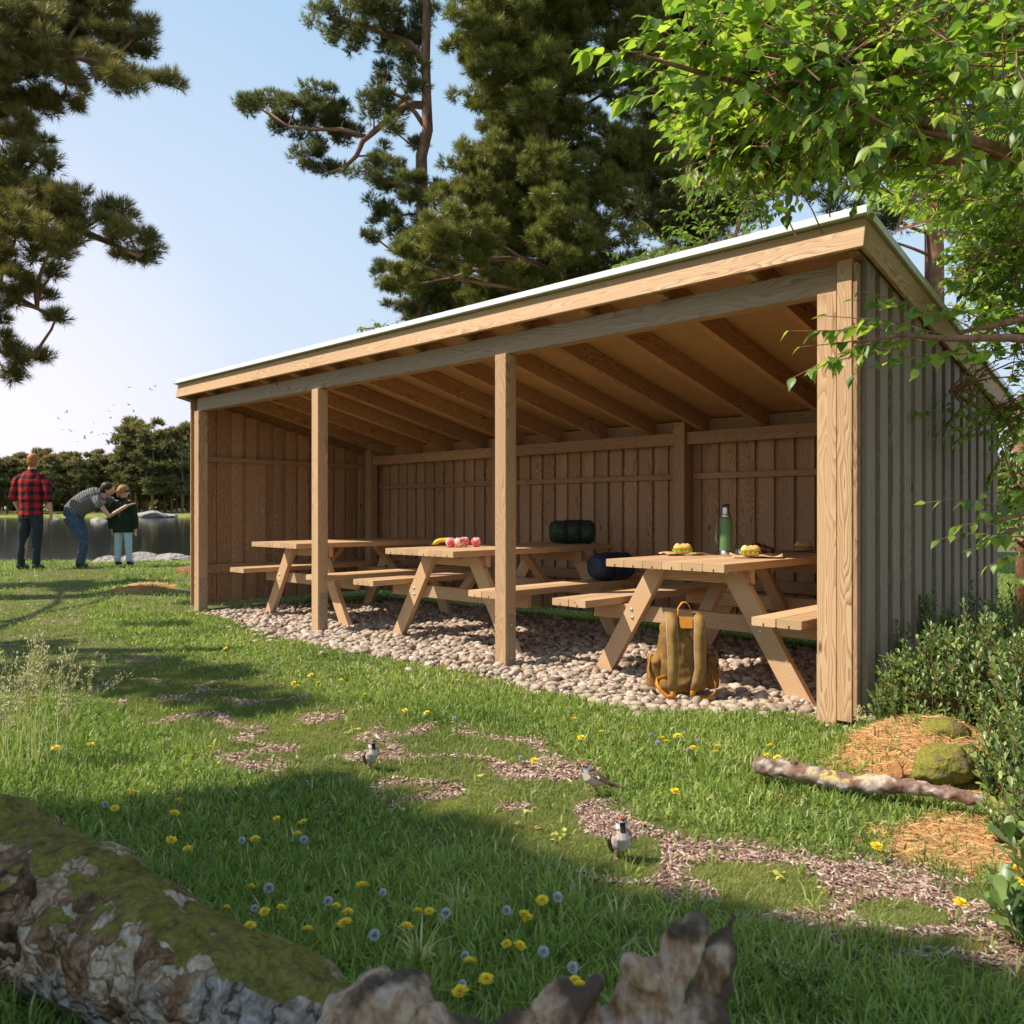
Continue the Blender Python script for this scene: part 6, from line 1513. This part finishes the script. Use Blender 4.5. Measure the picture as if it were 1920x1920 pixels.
# dark fruit heap
PLUM = NT("dark_plum_skin", .25, .6); PLUM.col(PLUM.ramp(PLUM.noise(PLUM.obj(), 18, 3), [(.3, (.075, .012, .010)), (.7, (.20, .045, .022))]))
FLESH = plain("cut_fruit_flesh", (.48, .24, .14), .5, vary=.2, sc=60)
for i, (px, dep, r, lab) in enumerate([(1410, 5.62, .034, "dark red plum behind the small steel cup"), (1421, 5.72, .036, "dark red plum at the top of the heap behind the front sandwich"), (1432, 5.55, .033, "dark purple plum right of the heap behind the front sandwich"), (1443, 5.40, .030, "halved dark plum showing tan flesh at the right of the heap")]):
    c = P((px - 960) / F * dep, dep, .7225); root = empty("plum", c, RZV + i); tag(root, lab, "plum")
    m = MB(); m.ball((0, 0, r * .95), (r * 1.12, r, r * .95), 18, 12); m.build("skin", PLUM.m, root)
    m = MB(); m.tube([(0, 0, r * 1.85), (.004, 0, r * 2.1), (.012, 0, r * 2.25)], [.002, .0015, .003], 6); m.build("stalk", DKP, root)
    if i == 3: m = MB(); m.lathe([(.0001, .0), (r * .86, 0), (r * .80, .004), (.0001, .005)], (r * .18, -r * .62, r * 1.0), 18, rot=Matrix.Rotation(R(72), 3, 'X')); m.build("flesh", FLESH, root)
# apples and bananas on the middle table
APP = NT("apple_skin", .35, .5); sp = APP.n("ShaderNodeSeparateXYZ"); APP.l(APP.obj(), sp.inputs[0])
a1_ = APP.noise(APP.mapv(APP.obj(), (1, 1, .35)), 38, 3, .6); APP.col(APP.mix(APP.ramp(a1_, [(.42, 0), (.58, 1)]), (.80, .62, .50), (.74, .07, .13)))
for i, (px, py, dep, lab) in enumerate([(845, 1015, 6.62, "pink and cream apple touching the bananas"), (861, 1015, 6.60, "brightest pink apple in the middle of the row"), (871, 1013, 6.78, "apple half hidden behind the brightest pink one"), (893, 1014, 6.70, "palest apple standing apart at the right")]):
    c = P((px - 960) / F * dep, dep, .7225); root = empty("apple", c, i * 1.9); tag(root, lab, "apple", "apples on the middle table"); r = .041
    m = MB(); m.lathe([(.0001, .006), (.014, .0), (.030, .010), (.041, .034), (.0415, .046), (.036, .064), (.022, .077), (.010, .076), (.0001, .069)], k=24); m.build("flesh", APP.m, root)
    m = MB(); m.tube([(0, 0, .066), (.002, 0, .082), (.005, 0, .090)], [.0018, .0014, .002], 5); m.build("stalk", plain("stalk_brown", (.10, .06, .03)), root)
BAN = NT("banana_skin", .5, .35); BAN.col(BAN.ramp(BAN.noise(BAN.obj(), 20, 3), [(.3, (.70, .47, .03)), (.75, (.82, .62, .06))]))
for i in range(3):
    c = P((829 - 960 + i * 2) / F * 6.72, 6.68 + .035 * i, .7225); root = empty("banana", c, RZV + .1 - i * .18); tag(root, ["front banana of the bunch left of the apples", "middle banana of the bunch left of the apples", "rear banana of the bunch left of the apples"][i], "banana", "bananas on the middle table")
    pts = []; rr = []
    for k in range(9):
        a = -1.25 + 2.5 * k / 8; pts.append((math.sin(a) * .085 + .01, 0, .018 + .055 * math.cos(a) - .018 + .002)); rr.append([.006, .012, .0165, .018, .0185, .018, .0165, .012, .007][k])
    m = MB(); m.tube(pts, rr, 6); m.build("skin", BAN.m, root)
    m = MB(); e = Vector(pts[0]); m.tube([e, e + Vector((-.018, 0, .004))], [.0055, .006], 6); m.build("stem", plain("banana_tip", (.10, .08, .02)), root)
# sleeping rolls
def roll(c, rz, r, L, col, dark, label, cat="sleeping bag", tag_lines=False, name="sleeping_roll"):
    root = empty(name, c, rz); tag(root, label, cat)
    mt = NT("nylon_" + cat[:4] + str(int(r * 1e4)), .5, .35); f = mt.noise(mt.obj(), 14, 4); mt.col(mt.ramp(f, [(.3, tuple(x * .75 for x in col)), (.7, tuple(x * 1.2 for x in col))])); mt.bump(f, .5, .01)
    m = MB(); m.tube([(-L, 0, r), (-L + .012, 0, r), (-L + .05, 0, r), (-L * .33, 0, r), (0, 0, r), (L * .33, 0, r), (L - .05, 0, r), (L - .012, 0, r), (L, 0, r)], [r * .55, r * .80, r * .97, r * .96, r * 1.0, r * .96, r * .97, r * .8, r * .55], 28)
    link("roll", solid("roll", m, .008, 3, None, lambda q, n: n3(q, 12, 2, 2) * .006 - .006 * (np.exp(-((q[:, 0] - L * .3) / .012) ** 2) + np.exp(-((q[:, 0] + L * .3) / .012) ** 2))), mt.m, root)
    for x in (-L * .3, L * .3):
        m = MB(); pts = [(x, math.cos(a) * (r + .0), r + math.sin(a) * (r + .0)) for a in np.linspace(0, 2 * math.pi, 29)]; ribbon(m, pts, .016, .006); m.build("strap", dark, root)
    if tag_lines:
        for k, (wv_, zz) in enumerate(((.03, .03), (.075, .012), (.075, .0), (.07, -.012))):
            m = MB(); m.board((-L - .0012 + .012, .0 + .0, r + zz * .9), (.003, wv_ * .7, .0035), 1, .0003); m.build("print", plain("print_yellow", (.42, .36, .12)), root)
DST = plain("dark_webbing", (.02, .025, .025), .7)
roll(P(.0730 * 7.36, 7.36, .7225), RZV, .107, .205, (.026, .052, .030), DST, "dark green rolled sleeping bag on the back of the middle table")
roll(P(.1205 * 6.66, 6.66, .4565), RZV + .62, .112, .20, (.022, .036, .070), DST, "navy blue rolled sleeping bag on the bench behind the nearest table", tag_lines=True)
